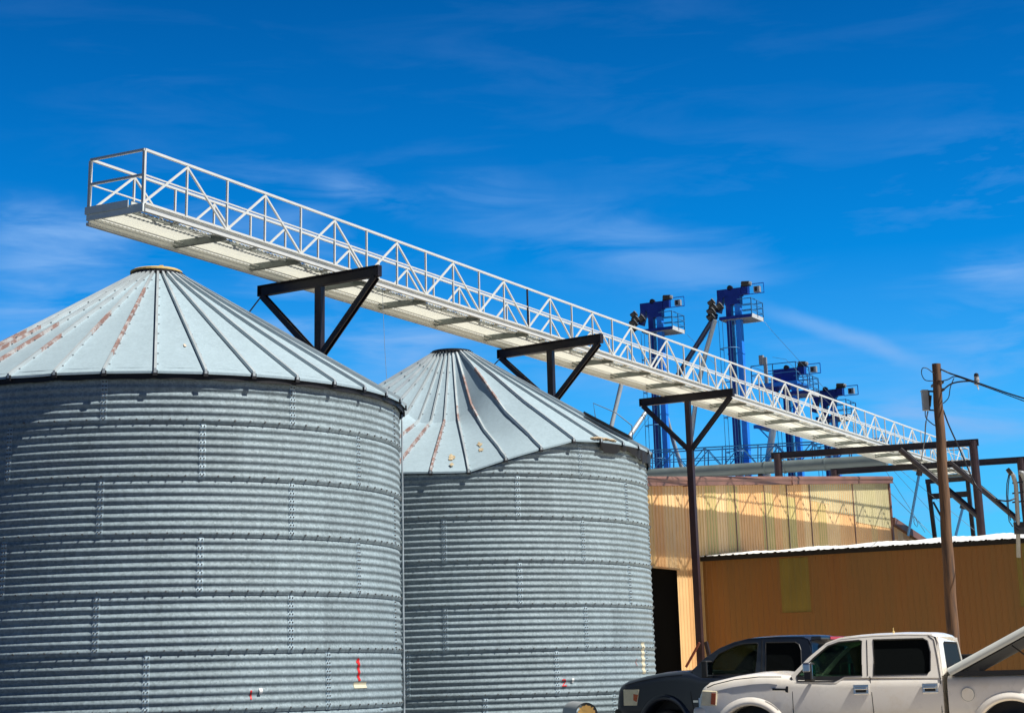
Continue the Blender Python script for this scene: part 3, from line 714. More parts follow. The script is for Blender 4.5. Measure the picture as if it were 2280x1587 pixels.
# lean-to on the right of the tan wall
lt = thing('lean_to', Wd(uR+4, 0), 'low tan lean-to with sloping brown roof edge at the right end of the tan building', 'lean-to')
zl0, zl1 = wp(1985, 1160)[2], wp(2062, 1196)[2]-.4; ul1 = wu(wp(2062, 1196))
zlf = lambda u: zl0+(zl1-zl0)*(u-uR)/(ul1-uR)
cladding(uR+.1, ul1, lambda u: 0, lambda u: zlf(u)-.1, 'wall', MT['tan'], lt)
m = MB(); m.beam(Wd(uR, zl0, .1), Wd(ul1, zlf(ul1), .1), .25, .38); m.build('rake_trim', MT['fascia'], lt)
m = MB(); r_ = [Wd(uR, zl0+.1), Wd(ul1, zlf(ul1)+.1), Wd(ul1, zlf(ul1)+.1, -WDT), Wd(uR, zl0+.1, -WDT)]; m.add(r_+[p-UP*.05 for p in r_], [(0, 1, 2, 3), (7, 6, 5, 4), (0, 4, 5, 1), (1, 5, 6, 2), (2, 6, 7, 3), (3, 7, 4, 0)]); m.build('roof', MT['roofw'], lt)

# ------------------------------------------------------------------ brown shed in front
PS = wp(1562, 1235); ZE = PS[2]-.1
def Sd(v, z, out=0): p = PS-DB*v-DA*out; return V(p[0], p[1], z)
shd = thing('shed', Sd(11, 0), 'long brown metal shed with white corrugated roof behind the wooden pole', 'shed')
SL = 24
def sorg(u, z, out): return Sd(u, z, out)
cladding(.02, SL, lambda u: 0, lambda u: ZE-.12, 'wall', MT['shed'], shd, org=sorg, pitch=.24, dep=.018)
def sp(x, y): p = on_plane(x, y, PS, DA); return (p-PS)@(-DB), p[2]
for (x0, x1, y0, y1) in ((1735, 1799, 1243, 1366), (2256, 2330, 1208, 1353)):
    v0, v1 = sp(x0, y0)[0], sp(x1, y0)[0]; zz0, zz1 = sp(x0, y1)[1], sp(x0, y0)[1]
    o = cladding(v0, v1, lambda u: zz0, lambda u: zz1, 'window_panel', MT['shedwin'], shd, .012, sorg, .24, .018)
    m = MB(); m.box(Sd((v0+v1)/2, zz0, .03), -DB*(v1-v0)/2, DA*.02, UP*.03); m.build('sill', MT['shed'], o)
m = MB(); ridge = lambda v: min(11, 3.2+v*.95); sl = .086
rows = [[], [], []]
vs_ = np.arange(0, SL+.01, .1)
G = [[], [], []]
for i, v in enumerate(vs_):
    h = (.012 if (i % 3 == 0) else -.006)
    G[0].append(Sd(v, ZE+.02+h, .32+.015*math.sin(i*2.1))); G[1].append(Sd(v, ZE+.02+(ridge(v)+.32)*sl+h+.03*math.sin(v*2.7), -ridge(v))); G[2].append(Sd(v, ZE-.2, -24))
m.grid(G); m.build('roof', MT['roofw'], shd)
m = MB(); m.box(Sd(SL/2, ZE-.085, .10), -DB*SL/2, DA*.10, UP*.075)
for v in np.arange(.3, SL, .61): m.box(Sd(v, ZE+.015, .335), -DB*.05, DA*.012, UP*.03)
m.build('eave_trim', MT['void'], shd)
m = MB(); e0 = [Sd(SL, 0), Sd(SL, 0, -24), Sd(SL, ZE-.2, -24), Sd(SL, ZE+1, -11), Sd(SL, ZE-.1)]; m.add(e0, [(0, 1, 2, 3, 4)])
e1 = [Sd(0, 0, -24), Sd(SL, 0, -24), Sd(SL, ZE-.25, -24), Sd(0, ZE-.25, -24)]; m.add(e1, [(0, 1, 2, 3)]); m.build('wall', MT['shed'], shd)

# ------------------------------------------------------------------ blue bucket elevators behind
AX, BX = -DB, DA
def elevator(loc, ztop_, label, kind=0):
    """local axes: AX to the right and nearer (front face towards -BX), BX away. loc = front-left corner of the first casing (x, y)"""
    th = thing('bucket_elevator', (loc[0], loc[1], 0), label, 'grain elevator', 'blue bucket elevators in the background')
    L = lambda a_, b_, z: V(loc[0], loc[1], 0)+AX*a_+BX*b_+UP*z
    def bx(m, a0, a1_, b0, b1, z0, z1, mi=None): m.box(L((a0+a1_)/2, (b0+b1)/2, (z0+z1)/2), AX*(a1_-a0)/2, BX*(b1-b0)/2, UP*(z1-z0)/2, mi)
    zp = ztop_-(2.15 if kind != 1 else 1.9)        # platform level
    for a0 in (0, .62):
        m = MB(); bx(m, a0, a0+.36, 0, .42, 0, zp+1.4)
        for z in np.arange(3, zp, 3.05): bx(m, a0-.03, a0+.39, -.03, .45, z, z+.07)
        m.build('casing', MT['shade_blue'] if a0 == 0 else MT['blue'], th)
    m = MB(); bx(m, -.55, 1.1, -.02, .5, ztop_-.62, ztop_-.1); bx(m, -.05, 1.02, -.02, .46, ztop_-1.15, ztop_-.6); bx(m, 1.1, 1.55, .04, .44, ztop_-.55, ztop_-.02)
    m.add([L(-.55, 0, ztop_-.62), L(-.15, 0, ztop_-.62), L(-.15, .45, ztop_-.62), L(-.55, .45, ztop_-.62), L(-.75, 0, ztop_-1.5), L(-.45, 0, ztop_-1.6), L(-.45, .45, ztop_-1.6), L(-.75, .45, ztop_-1.5)], [(0, 1, 5, 4), (1, 2, 6, 5), (2, 3, 7, 6), (3, 0, 4, 7), (4, 5, 6, 7)])
    head = m.build('head', MT['shade_blue'], th)
    m = MB(); m.tube(L(.35, -.02, ztop_-.05), L(.35, .2, ztop_-.05), .18, 12); m.build('pulley_cap', MT['black'], th)
    m = MB(); m.tube(L(1.25, -.1, ztop_+.1), L(1.75, -.1, ztop_+.06), .17, 12, mi=0); m.tube(L(1.76, -.1, ztop_+.06), L(1.9, -.1, ztop_+.05), .12, 10, mi=1); bx(m, 1.2, 1.8, -.2, .1, ztop_-.08, ztop_-.02, 0); m.build('motor', [MT['black'], MT['zinc']], th)
    # drive guard box
    m = MB()
    if kind != 2: bx(m, 1.95, 2.35, .1, .4, ztop_-.5, ztop_-.12, 0); bx(m, 2.02, 2.2, .08, .1, ztop_-.45, ztop_-.17, 1)
    for p, q in (((1.7, 0, -.62), (2.7, 0, -.62)), ((1.7, 0, .02), (2.7, 0, .02)), ((2.7, 0, -.62), (2.7, 0, .02)), ((1.7, 0, -.62), (1.7, 0, .02))): m.beam(L(p[0], p[1], ztop_+p[2]), L(q[0], q[1], ztop_+q[2]), .05, .05, mi=2)
    m.build('drive_guard', [MT['zinc'], MT['black'], MT['blue']], th)
    # platform
    A0, A1, B0, B1 = -.35, 1.9, -.35, 1.75
    m = MB(); bx(m, A0, A1, B0, B0+.06, zp, zp+.2, 0); bx(m, A1-.04, A1, B0, B1, zp-.02, zp+.24, 1); bx(m, A0, A1, B1-.05, B1, zp, zp+.16, 1); bx(m, A0, A0+.05, B0, B1, zp, zp+.16, 0)
    for b0 in np.arange(B0+.3, B1-.1, .36): bx(m, A0, A1-.05, b0, b0+.10, zp-.02, zp+.06, 2)
    bx(m, 1.05, A1-.06, B0+.08, B1-.1, zp+.07, zp+.09, 2)
    m.build('platform', [MT['shade_blue'], MT['white'], MT['zinc']], th)
    m = MB()
    for (a_, b_) in ((A1, B0), (A1, B1), (A0, B1), (A1, (B0+B1)/2)): m.beam(L(a_, b_, zp+.1), L(a_, b_, zp+1.25), .06, .06, DA)
    for z in (1.22, .85, .48): m.beam(L(.95, B0, zp+z), L(A1, B0, zp+z), .045, .045); m.beam(L(A1, B0, zp+z), L(A1, B1, zp+z), .045, .045); m.beam(L(A0, B1, zp+z), L(A1, B1, zp+z), .045, .045)
    m.build('railing', MT['lblue'], th)
    # ladder with cage
    m = MB()
    for a_ in (.40, .58): m.beam(L(a_, -.08, 2), L(a_, -.08, zp), .03, .03, DA)
    for z in np.arange(2, zp, .33): m.beam(L(.40, -.08, z), L(.58, -.08, z), .02, .02)
    m.build('ladder', MT['lblue'], th)
    m = MB()
    for z in np.arange(zp-1.9, 4, -2.2):
        m.path([L(-.3+.0, 0, z), L(-.36, -.45, z), L(0, -.72, z), L(.45, -.72, z), L(.8, -.45, z), L(.8, 0, z)], .035, 5)
    for a_, b_ in ((-.36, -.45), (0, -.72), (.45, -.72)): m.beam(L(a_, b_, 4), L(a_, b_, zp-.1), .03, .03, DA)
    m.build('cage', MT['lblue'], th)
    return th, L, zp
def leg_at(px, py, depth, **kw):
    p = at_depth(px, py, depth); return elevator((p[0], p[1]), p[2], **kw)
e1 = leg_at(1441, 671, 124, label='blue bucket elevator furthest to the left, its platform above the bridge railing')
e2 = leg_at(1613, 641, 119, label='tallest blue bucket elevator, with long spouts leaving its head')
# big platform elevator
p3 = at_depth(1739, 818, 121); e3 = elevator((p3[0], p3[1]), p3[2], 'blue bucket elevator with a wide two-level railed platform', 1)
th, L, zp = e3
m = MB(); zr = p3[2]+.15
for z in (zr, zr-.62, zr-1.25):
    for P0_, P1_ in ((( -1.8, -.8), (1.3, -.8)), ((1.3, -.8), (1.3, 1.8)), ((1.3, 1.8), (-1.8, 1.8)), ((-1.8, 1.8), (-1.8, -.8))): m.beam(L(*P0_, z), L(*P1_, z), .05, .05)
for a_, b_ in ((-1.8, -.8), (-.3, -.8), (1.3, -.8), (1.3, .5), (1.3, 1.8), (-1.8, 1.8), (-.3, 1.8)): m.beam(L(a_, b_, zr-1.3), L(a_, b_, zr), .055, .055, DA)
m.build('guard_rail', MT['lblue'], th)
for zf in (zr-1.35, zr-4.0):
    m = MB(); m.box(L(-.25, .5, zf), AX*1.6, BX*1.35, UP*.05); 
    m.box(L(-.25, -.84, zf), AX*1.6, BX*.03, UP*.12)
    if zf < zr-3: m.beam(L(-1.6, -.8, zf), L(-.1, 0, zf-1.9), .07, .07); m.beam(L(1.2, -.8, zf), L(.9, 0, zf-1.9), .07, .07)
    m.build('platform', MT['blue'], th)
m = MB(); m.box(L(-1.05, -.75, zr+.35), AX*.14, BX*.14, UP*.3); m.box(L(-.8, -.75, zr-.4), AX*.10, BX*.1, UP*.9); m.build('vent_box', MT['zinc'], th)
p4 = at_depth(1826, 866, 127); e4 = elevator((p4[0], p4[1]), p4[2], 'shortest blue bucket elevator, nearest to the wooden pole', 0)
# spouts
def spout(pts, r, m_, label, depth=None, rings=()):
    P_ = [at_depth(*p) for p in pts]; b = MB(); b.path(P_, r, 12)
    for (k, f) in rings:
        c = P_[k]+(P_[k+1]-P_[k])*f; d = unit(P_[k+1]-P_[k]); b.tube(c-d*.06, c+d*.06, r+.06, 12)
    o = b.build('grain_spout', m_, loc=P_[-1]*V(1, 1, 0), smooth=True); auto(o, 40)
    return tag(o, label, 'spout', 'sloping grain spouts at the elevators')
spout([(1594, 700, 119), (1560, 755, 120), (1500, 850, 121.5)], .17, MT['dpipe'], 'dark sloping spout from the tallest elevator down towards the left one', rings=((0, .1),))
spout([(1592, 712, 118), (1570, 790, 118), (1552, 870, 118), (1536, 1000, 118), (1530, 1062, 118)], .15, MT['pipe'], 'pale spout from the tallest elevator down to the roof beside the brown post')
spout([(1396, 800, 122), (1380, 870, 121), (1361, 950, 120), (1350, 1010, 119)], .15, MT['pipe'], 'pale spout falling behind the crumpled bin roof')
spout([(1440, 915, 122), (1404, 968, 120), (1380, 1010, 118)], .15, MT['pipe'], 'short pale spout left of the left blue elevator')
spout([(1478, 905, 122), (1500, 985, 122), (1521, 1050, 122)], .14, MT['pipe'], 'bluish spout leaning right from the left blue elevator')
spout([(1722, 952, 116), (1714, 1000, 116), (1706, 1062, 116)], .22, MT['pipe'], 'thick pale spout with ringed foot on the building roof', rings=((1, .75), (1, .9)))
# valve clusters at spout heads
for (x, y, dp, lab) in ((1589, 690, 118.6, 'black gate valve cluster at the head of the tallest elevator'), (1416, 716, 123.6, 'black gate valve cluster at the head of the left elevator')):
    c = at_depth(x, y, dp); b = MB()
    for (dx, dz, r) in ((-.15, .45, .2), (-.05, .1, .26), (-.2, -.15, .28), (.35, .15, .24), (-.25, -.5, .25)):
        q = c+V(dx, 0, dz); b.tube(q-V(.14, 0, .1), q+V(.14, 0, .1), r, 10, mi=0); b.tube(q+V(.15, 0, .11), q+V(.19, 0, .14), r+.03, 10, mi=1)
    tag(b.build('gate_valve', [MT['black'], MT['zinc']], loc=c), lab, 'valve')
# covered conveyor tube and its walkway behind the tan roof
a_, b_ = at_depth(1425, 1058, 112), at_depth(1975, 1025, 106); cv = thing('tube_conveyor', (a_+b_)/2*V(1, 1, 0), 'long grey horizontal conveyor tube just above the tan building roof', 'conveyor')
m = MB(); m.tube(a_, b_, .36, 16)
for f in (.52, .60, .76): c = a_+(b_-a_)*f; d = unit(b_-a_); m.tube(c-d*.05, c+d*.05, .40, 16)
o = m.build('tube', MT['tube'], cv, smooth=True); auto(o, 40)
for f in (.22, .5, .8):
    c = a_+(b_-a_)*f; m = MB(); m.beam(V(c[0], c[1], 0), c-UP*.3, .25, .25, DA); m.build('leg', MT['navy'], cv)
a_, b_ = at_depth(1415, 1050, 117), at_depth(1975, 1022, 111); a2_, b2_ = at_depth(1415, 1004, 117), at_depth(1975, 975, 111)
wk = thing('truss_walkway', (a_+b_)/2*V(1, 1, 0), 'pale blue truss walkway with X bracing running behind the elevators', 'walkway')
nb = 14; off = V(.35, 1.3, 0)
for side in (0, 1):
    m = MB(); o_ = off*side
    m.beam(a_+o_, b_+o_, .1, .1); m.beam(a2_+o_, b2_+o_, .07, .07); m.beam((a_+a2_)/2+o_, (b_+b2_)/2+o_, .045, .045)
    for i in range(nb+1):
        f = i/nb; p, q = a_+(b_-a_)*f+o_, a2_+(b2_-a2_)*f+o_; m.beam(p, q, .06, .06, DA)
        if i < nb:
            f2 = (i+1)/nb; p2, q2 = a_+(b_-a_)*f2+o_, a2_+(b2_-a2_)*f2+o_
            if i % 2: m.beam(p, q2, .05, .05)
            else: m.beam(q, p2, .05, .05)
    m.build('side_truss', MT['lblue'], wk)
m = MB(); m.beam((a_+a_+off)/2, (b_+b_+off)/2, 1.2, .06); m.build('deck', MT['lblue'], wk)
for f in (.1, .45, .8):
    c = a_+(b_-a_)*f+off*.5; m = MB(); m.beam(V(c[0], c[1], 0), c, .2, .2, DA); m.build('leg', MT['lblue'], wk)

# rods and guy wires
def wire(pts, r, label, m_=None, name='guy_wire', cat='wire', group='thin guy wires', sag=0):
    P_ = [at_depth(*p) for p in pts]; out = []
    if sag and len(P_) == 2:
        for i in range(13):
            f = i/12; p = P_[0]*(1-f)+P_[1]*f; p = p-UP*sag*4*f*(1-f); out.append(p)
        P_ = out
    b = MB(); b.path(P_, r, 5); return tag(b.build(name, m_ or MT['wire'], loc=P_[0]), label, cat, group)
wire([(1702, 716, 119), (1722, 740, 118.5), (1900, 935, 100), (2060, 1185, 92)], .012, 'guy wire from the tallest elevator platform down to the right')
wire([(1530, 745, 124), (1545, 760, 124), (1700, 930, 118)], .012, 'guy wire from the left elevator platform down to the right')
wire([(1602, 712, 119), (1585, 730, 119), (1395, 1000, 121)], .012, 'guy wire from the tallest elevator down to the left')
wire([(1720, 795, 121), (1750, 800, 115), (1960, 1015, 108), (2120, 1190, 100)], .012, 'guy wire crossing the sky right of the tan building')
wire([(1985, 1030, 98), (2170, 1180, 96)], .012, 'guy wire from the bridge end to the shed roof')
wire([(1980, 1095, 98), (2005, 1120, 97), (2075, 1190, 96)], .014, 'guy wire with a clamp beside the building corner')
wire([(851, 640, 49), (857, 780, 48.9), (862, 860, 48.8)], .006, 'thin pale rope hanging from the bridge between the bins', MT['pipe'], 'rope', 'rope', None)
for (pts, lab) in (([(2049, 1040, 96), (2046, 1058, 96), (2022, 1192, 96)], 'blue strut hanging from the bridge left of the wooden pole'), ([(2146, 1120, 95), (2143, 1132, 95), (2128, 1192, 95)], 'blue strut right of the wooden pole')):
    P_ = [at_depth(*p) for p in pts]; t_ = thing('strut', P_[-1], lab, 'strut', 'blue struts'); m = MB(); m.tube(P_[0], P_[1], .16, 8); m.build('clevis', MT['navy'], t_); m = MB(); m.tube(P_[1], P_[2], .07, 8); m.build('rod', MT['lblue'], t_)
m = MB(); c = at_depth(2005, 1170, 97); tag(m.path([at_depth(x, y, 97) for x, y in ((2036, 1158), (2033, 1150), (2037, 1150), (2044, 1165), (2042, 1173), (2036, 1166), (2034, 1158))], .018, 5).build('wire_loop', MT['wire'], loc=at_depth(2036, 1158, 97)), 'small loop of loose wire hanging in the sky above the shed', 'wire')

# ------------------------------------------------------------------ utility pole
DP = 57
pt = at_depth(2084, 810, DP); pb = on_plane(2124, 1450, pt, V(0, 1, 0)); 
foot = pt+(pb-pt)*(pt[2]/(pt[2]-pb[2]))
up = thing('utility_pole', foot, 'weathered brown wooden utility pole standing before the brown shed', 'utility pole')
m = MB(); n = 26; rnd = random.Random(3); pts = []; rads = []
for i in range(n+1):
    f = i/n; p = foot+(pt-foot)*f+V(.012*math.sin(i*1.3), 0, 0); pts.append(p); rads.append(.20-.068*f+.004*rnd.random())
m.path(pts, rads, 16); o = m.build('post', MT['wood'], up, smooth=True); auto(o, 40)
wpz = lambda x, y, dd=0: at_depth(x, y, DP+dd)
m = MB(); m.path([wpz(2128, 1452, -.3), wpz(2120, 1330, -.3), wpz(2112, 1180, -.3), wpz(2104, 1080, -.3)], .02, 6); m.build('conduit', MT['zinc'], up)
m = MB(); c = wpz(2060, 892); hx = (wpz(2066, 890)-wpz(2054, 890))/2; m.box(c, unit(hx)*.085, V(0, .12, 0), UP*.30); m.box(c+UP*.31, unit(hx)*.1, V(0, .14, 0), UP*.015); m.build('switch_box', MT['zinc'], up)
m = MB(); m.beam(wpz(2054, 870), wpz(2090, 872), .05, .05); m.beam(wpz(2060, 912), wpz(2090, 914), .05, .04); m.beam(wpz(2068, 870), wpz(2070, 912), .04, .04); m.tube(wpz(2072, 880), wpz(2070, 905), .04, 8); m.build('bracket', MT['black'], up)
m = MB()
for (x, y) in ((2086, 826), (2092, 852), (2094, 868), (2082, 858)): m.box(wpz(x, y), V(.1, 0, 0), V(0, .16, 0), UP*.035)
m.build('clamp', MT['black'], up)
def cab(pts, r, label, n=5, name='power_cable', smooth=5):
    P_ = [at_depth(*p) for p in pts]; out = []
    for i in range(len(P_)-1):
        a0 = P_[max(i-1, 0)]; a1_, a2_, a3 = P_[i], P_[i+1], P_[min(i+2, len(P_)-1)]
        for k in range(smooth):
            t = k/smooth; out.append(.5*((2*a1_)+(-a0+a2_)*t+(2*a0-5*a1_+4*a2_-a3)*t*t+(-a0+3*a1_-3*a2_+a3)*t**3))
    out.append(P_[-1]); b = MB(); b.path(out, r, 6); o = b.build(name, MT['cable'], loc=P_[0], smooth=True); return tag(o, label, 'cable', 'cables at the wooden pole')
D_ = DP-.3
cab([(2095, 822, D_), (2115, 831, D_), (2130, 836, D_-.3), (2160, 846, D_-1), (2200, 860, D_-3), (2240, 874, D_-5), (2300, 893, D_-8)], .025, 'thick twisted overhead cable from the pole to the right edge')
cab([(2090, 850, D_), (2110, 845, D_), (2128, 838, D_-.3), (2160, 849, D_-1), (2200, 863, D_-3), (2300, 900, D_-8)], .016, 'thinner overhead cable just under the thick twisted one')
cab([(2098, 870, D_), (2115, 856, D_), (2135, 850, D_-.3), (2165, 848, D_-1)], .024, 'short cable arching from the pole top up to the overhead cable')
cab([(2100, 898, D_), (2112, 885, D_), (2116, 862, D_), (2124, 842, D_-.2)], .015, 'thin looping cable right of the pole top')
cab([(2078, 848, D_), (2060, 846, D_), (2052, 832, D_), (2054, 820, D_), (2064, 820, D_), (2080, 832, D_)], .014, 'small loop of cable left of the pole top')
cab([(2060, 914, D_), (2062, 930, D_), (2078, 945, D_), (2098, 955, D_-.1), (2106, 980, D_-.1)], .016, 'cable from the switch box curling across the pole')
cab([(2066, 916, D_), (2061, 945, D_), (2058, 985, D_+8), (2049, 1035, D_+30)], .02, 'cable dropping from the switch box behind the gantry beam')
cab([(2100, 912, D_), (2112, 945, D_), (2130, 985, D_), (2150, 1030, D_), (2172, 1078, D_), (2200, 1105, D_-1), (2240, 1115, D_-2), (2262, 1108, D_-2)], .024, 'long slack cable hanging from the pole down to the mast at the right')
ins = thing('cable_insulator', at_depth(2174, 850, D_-1.4), 'grey insulator with dark cap on the overhead cable', 'insulator')
m = MB(); c = at_depth(2175, 848, D_-1.4); m.lathe(c, [(.05, -.12), (.09, -.10), (.07, -.02), (.085, .02), (.07, .1), (.08, .13)], 12); m.build('body', MT['porc'], ins)
m = MB(); m.lathe(c, [(.05, .131), (.075, .14), (.07, .21), (.03, .24)], 12); m.build('cap', MT['black'], ins)
m = MB(); m.tube(c-UP*.12, c-UP*.27+V(.03, 0, 0), .03, 8, .012); m.build('tail', MT['tagw'], ins)
# service mast at the right edge
DM = 62
ms = thing('service_mast', at_depth(2262, 1190, DM)*V(1, 1, 0), 'service mast with hooked conduit heads and loose wires at the right edge', 'mast')
m = MB(); m.path([at_depth(*p, DM) for p in ((2268, 1240), (2266, 1150), (2262, 1080), (2256, 1058), (2249, 1050), (2244, 1052))], .075, 10); m.build('conduit', MT['zinc'], ms, smooth=True)
m = MB(); m.path([at_depth(*p, DM) for p in ((2290, 1240), (2287, 1150), (2282, 1070), (2276, 1052), (2269, 1052))], .085, 10); m.build('conduit', MT['zinc'], ms, smooth=True)
m = MB(); m.tube(at_depth(2251, 1047, DM), at_depth(2244, 1052, DM), .12, 8); m.build('weatherhead', MT['black'], ms)
m = MB()
for k, q in enumerate((((2246, 1056), (2242, 1075), (2241, 1100), (2243, 1130), (2247, 1160), (2255, 1172)), ((2248, 1056), (2245, 1080), (2244, 1105), (2246, 1135), (2250, 1158)), ((2255, 1150), (2262, 1172), (2275, 1182), (2300, 1188)))):
    m.path([at_depth(x, y, DM-.1) for x, y in q], .018, 5)
m.build('loose_wire', MT['cable'], ms)
m = MB()
for y in (1075, 1098, 1118): m.beam(at_depth(2254, y, DM), at_depth(2290, y-4, DM), .04, .05)
m.box(at_depth(2272, 1175, DM), V(.2, 0, 0), V(0, .1, 0), UP*.2); m.build('bracket', MT['black'], ms)

# ------------------------------------------------------------------ foam-filled pipe in the yard
c = at_depth(1306, 1590, 27.5); ax = unit(V(.02, -1, -.02)); pp = thing('pipe', c*V(1, 1, 0), 'grey pipe stub with ragged orange foam in its mouth, before the crumpled bin', 'pipe')
side = unit(np.cross(ax, UP)); upv = np.cross(side, ax)
m = MB(); m.tube(c, c-ax*.8+side*.16, .175, 28, caps=False); m.tube(c, c-ax*.8+side*.16, .165, 28, caps=False); m.build('tube', MT['zinc'], pp, smooth=True)
m = MB(); vs = [c-ax*.01+ax*.02]
for i in range(40):
    t = 2*PI*i/40; r = .155-.03*abs(math.sin(i*1.25))+.008*math.sin(i*3.1); vs.append(c+ax*.015+side*r*math.cos(t)+upv*r*math.sin(t))
m.add(vs, [(0, 1+i, 1+(i+1) % 40) for i in range(40)]); m.build('foam_fill', MT['foam'], pp)
m = MB(); m.box(V(c[0], c[1]+.5, (c[2]-.2)/2), V(.15, 0, 0), V(0, .3, 0), UP*(c[2]-.2)/2); m.build('stand', MT['conc'], pp)

# ------------------------------------------------------------------ pickups
def plate(loops, mapf, thick, inward):
    """loops: outer + holes in (u, z); returns mesh builder of a plate"""
    flat = [[Vector((u, z, 0)) for u, z in lp] for lp in loops]; tris = tessellate_polygon(flat); allp = [p for lp in loops for p in lp]; n = len(allp); mb = MB()
    vs = [mapf(u, z) for u, z in allp]; mb.add(vs+[v+inward*thick for v in vs], [tuple(t) for t in tris]+[tuple(n+i for i in t[::-1]) for t in tris])
    b = 0
    for lp in loops:
        k = len(lp); mb.f += [(b+i, b+(i+1) % k, n+b+(i+1) % k, n+b+i) for i in range(k)]; mb.m += [0]*k; b += k
    return mb
def clean(o):
    import bmesh
    bm = bmesh.new(); bm.from_mesh(o.data); bmesh.ops.recalc_face_normals(bm, faces=bm.faces); bm.to_mesh(o.data); bm.free()
def bevel(o, w=.02, seg=2, ang=40):
    md = o.modifiers.new('b', 'BEVEL'); md.width = w; md.segments = seg; md.limit_method = 'ANGLE'; md.angle_limit = math.radians(ang)
class Truck:
    def __init__(s, px, py, depth, head, label, paint):
        s.P0 = at_depth(px, py, depth); s.f = unit(V(-math.cos(head), math.sin(head), 0)); s.n = V(-s.f[1]*-1, 0, 0)
        s.n = unit(V(-math.sin(head), -math.cos(head), 0)); s.P0[2] = 0; s.W = 2.0; s.paint = paint
        s.th = thing('pickup_truck', s.P0, label, 'pickup truck')
    def inset(s, z):   # how far the side leans in
        return .0 if z < 1.05 else (.02*(z-1.05)/.3 if z < 1.35 else .02+.30*(z-1.35))
    def uz(s, x, y, ins=None):
        z = 1.4
        for _ in range(4):
            d = s.inset(z) if ins is None else ins
            p = on_plane(x, y, s.P0-s.n*d, s.n); z = p[2]
        return float((p-s.P0)@s.f), float(z)
    def pt(s, u, d, z): return s.P0+s.f*u-s.n*d+UP*z          # d: distance in from the near side
    def near(s, u, z): return s.pt(u, s.inset(z), z)
    def far(s, u, z): return s.pt(u, s.W-s.inset(z), z)
def loft_body(T, stations, zb, wheels, R_arch, name, m, rearu):
    """stations: (u, ztop, crown); front first (largest u)"""
    mb = MB(); rows = []
    for (u, zt_, crown, pinch) in stations:
        W = T.W; row = []
        half = [(.10, zb), (.015, zb+.12), (.0, zb+.35), (.0, max(zb+.4, min(1.0, zt_-.2))), (.012, zt_-.16), (.035, zt_-.07), (.075, zt_-.025), (.14, zt_), (.35, zt_+crown*.5), (.7, zt_+crown*.9), (W/2, zt_+crown)]
        for d, z in half: row.append(T.pt(u, d+pinch, z))
        for d, z in half[:-1][::-1]: row.append(T.pt(u, W-d-pinch, z))
        rows.append(row)
    k = len(rows[0]); mb.grid(rows, closed_u=True); a = [tuple(range(k)), tuple(range((len(rows)-1)*k, len(rows)*k))[::-1]]; mb.f += a; mb.m += [0, 0]
    body = mb.build(name, m, T.th); clean(body)
    cuts = []
    for (u, z) in wheels:
        c = MB(); c.tube(T.pt(u, -.2, z), T.pt(u, .42, z), R_arch, 40); c1_ = c.build('cut', m); clean(c1_); cuts.append(c1_)
        c = MB(); c.tube(T.pt(u, T.W-.42, z), T.pt(u, T.W+.2, z), R_arch, 40); c1_ = c.build('cut', m); clean(c1_); cuts.append(c1_)
    return body, cuts
def apply_cuts(body, cuts):
    for i, c in enumerate(cuts):
        md = body.modifiers.new('x%d' % i, 'BOOLEAN'); md.operation = 'DIFFERENCE'; md.object = c; md.solver = 'EXACT'
    bpy.context.view_layer.update(); dg = bpy.context.evaluated_depsgraph_get(); me = bpy.data.meshes.new_from_object(body.evaluated_get(dg))
    body.modifiers.clear(); body.data = me
    for c in cuts: bpy.data.objects.remove(c, do_unlink=True)
    auto(body, 32)
def wheel(T, u, d, rad=.40):
    w = MB(); c = T.pt(u, d, rad); sgn = 1 if d < 1 else -1; ax = T.n*sgn
    w.lathe(c, [(rad-.13, -.12), (rad-.04, -.13), (rad, -.10), (rad, .10), (rad-.04, .13), (rad-.13, .12)], 36, ax); o = w.build('wheel', MT['black'], T.th, smooth=True); auto(o, 40)
    r = MB(); r.lathe(c, [(rad-.13, .03), (rad-.14, .10), (rad-.18, .09), (.09, .06), (.07, .10), (.02, .11)], 30, ax); r.build('rim', MT['zinc'], o, smooth=True)
def smoothpoly(pts, k=4):
    out = []; n = len(pts)
    for i in range(n):
        a, b, c_, d = (np.array(pts[(i+j) % n]) for j in (-1, 0, 1, 2))
        for t in np.arange(k)/k: out.append(tuple(.5*((2*b)+(-a+c_)*t+(2*a-5*b+4*c_-d)*t*t+(-a+3*b-3*c_+d)*t**3)))
    return out
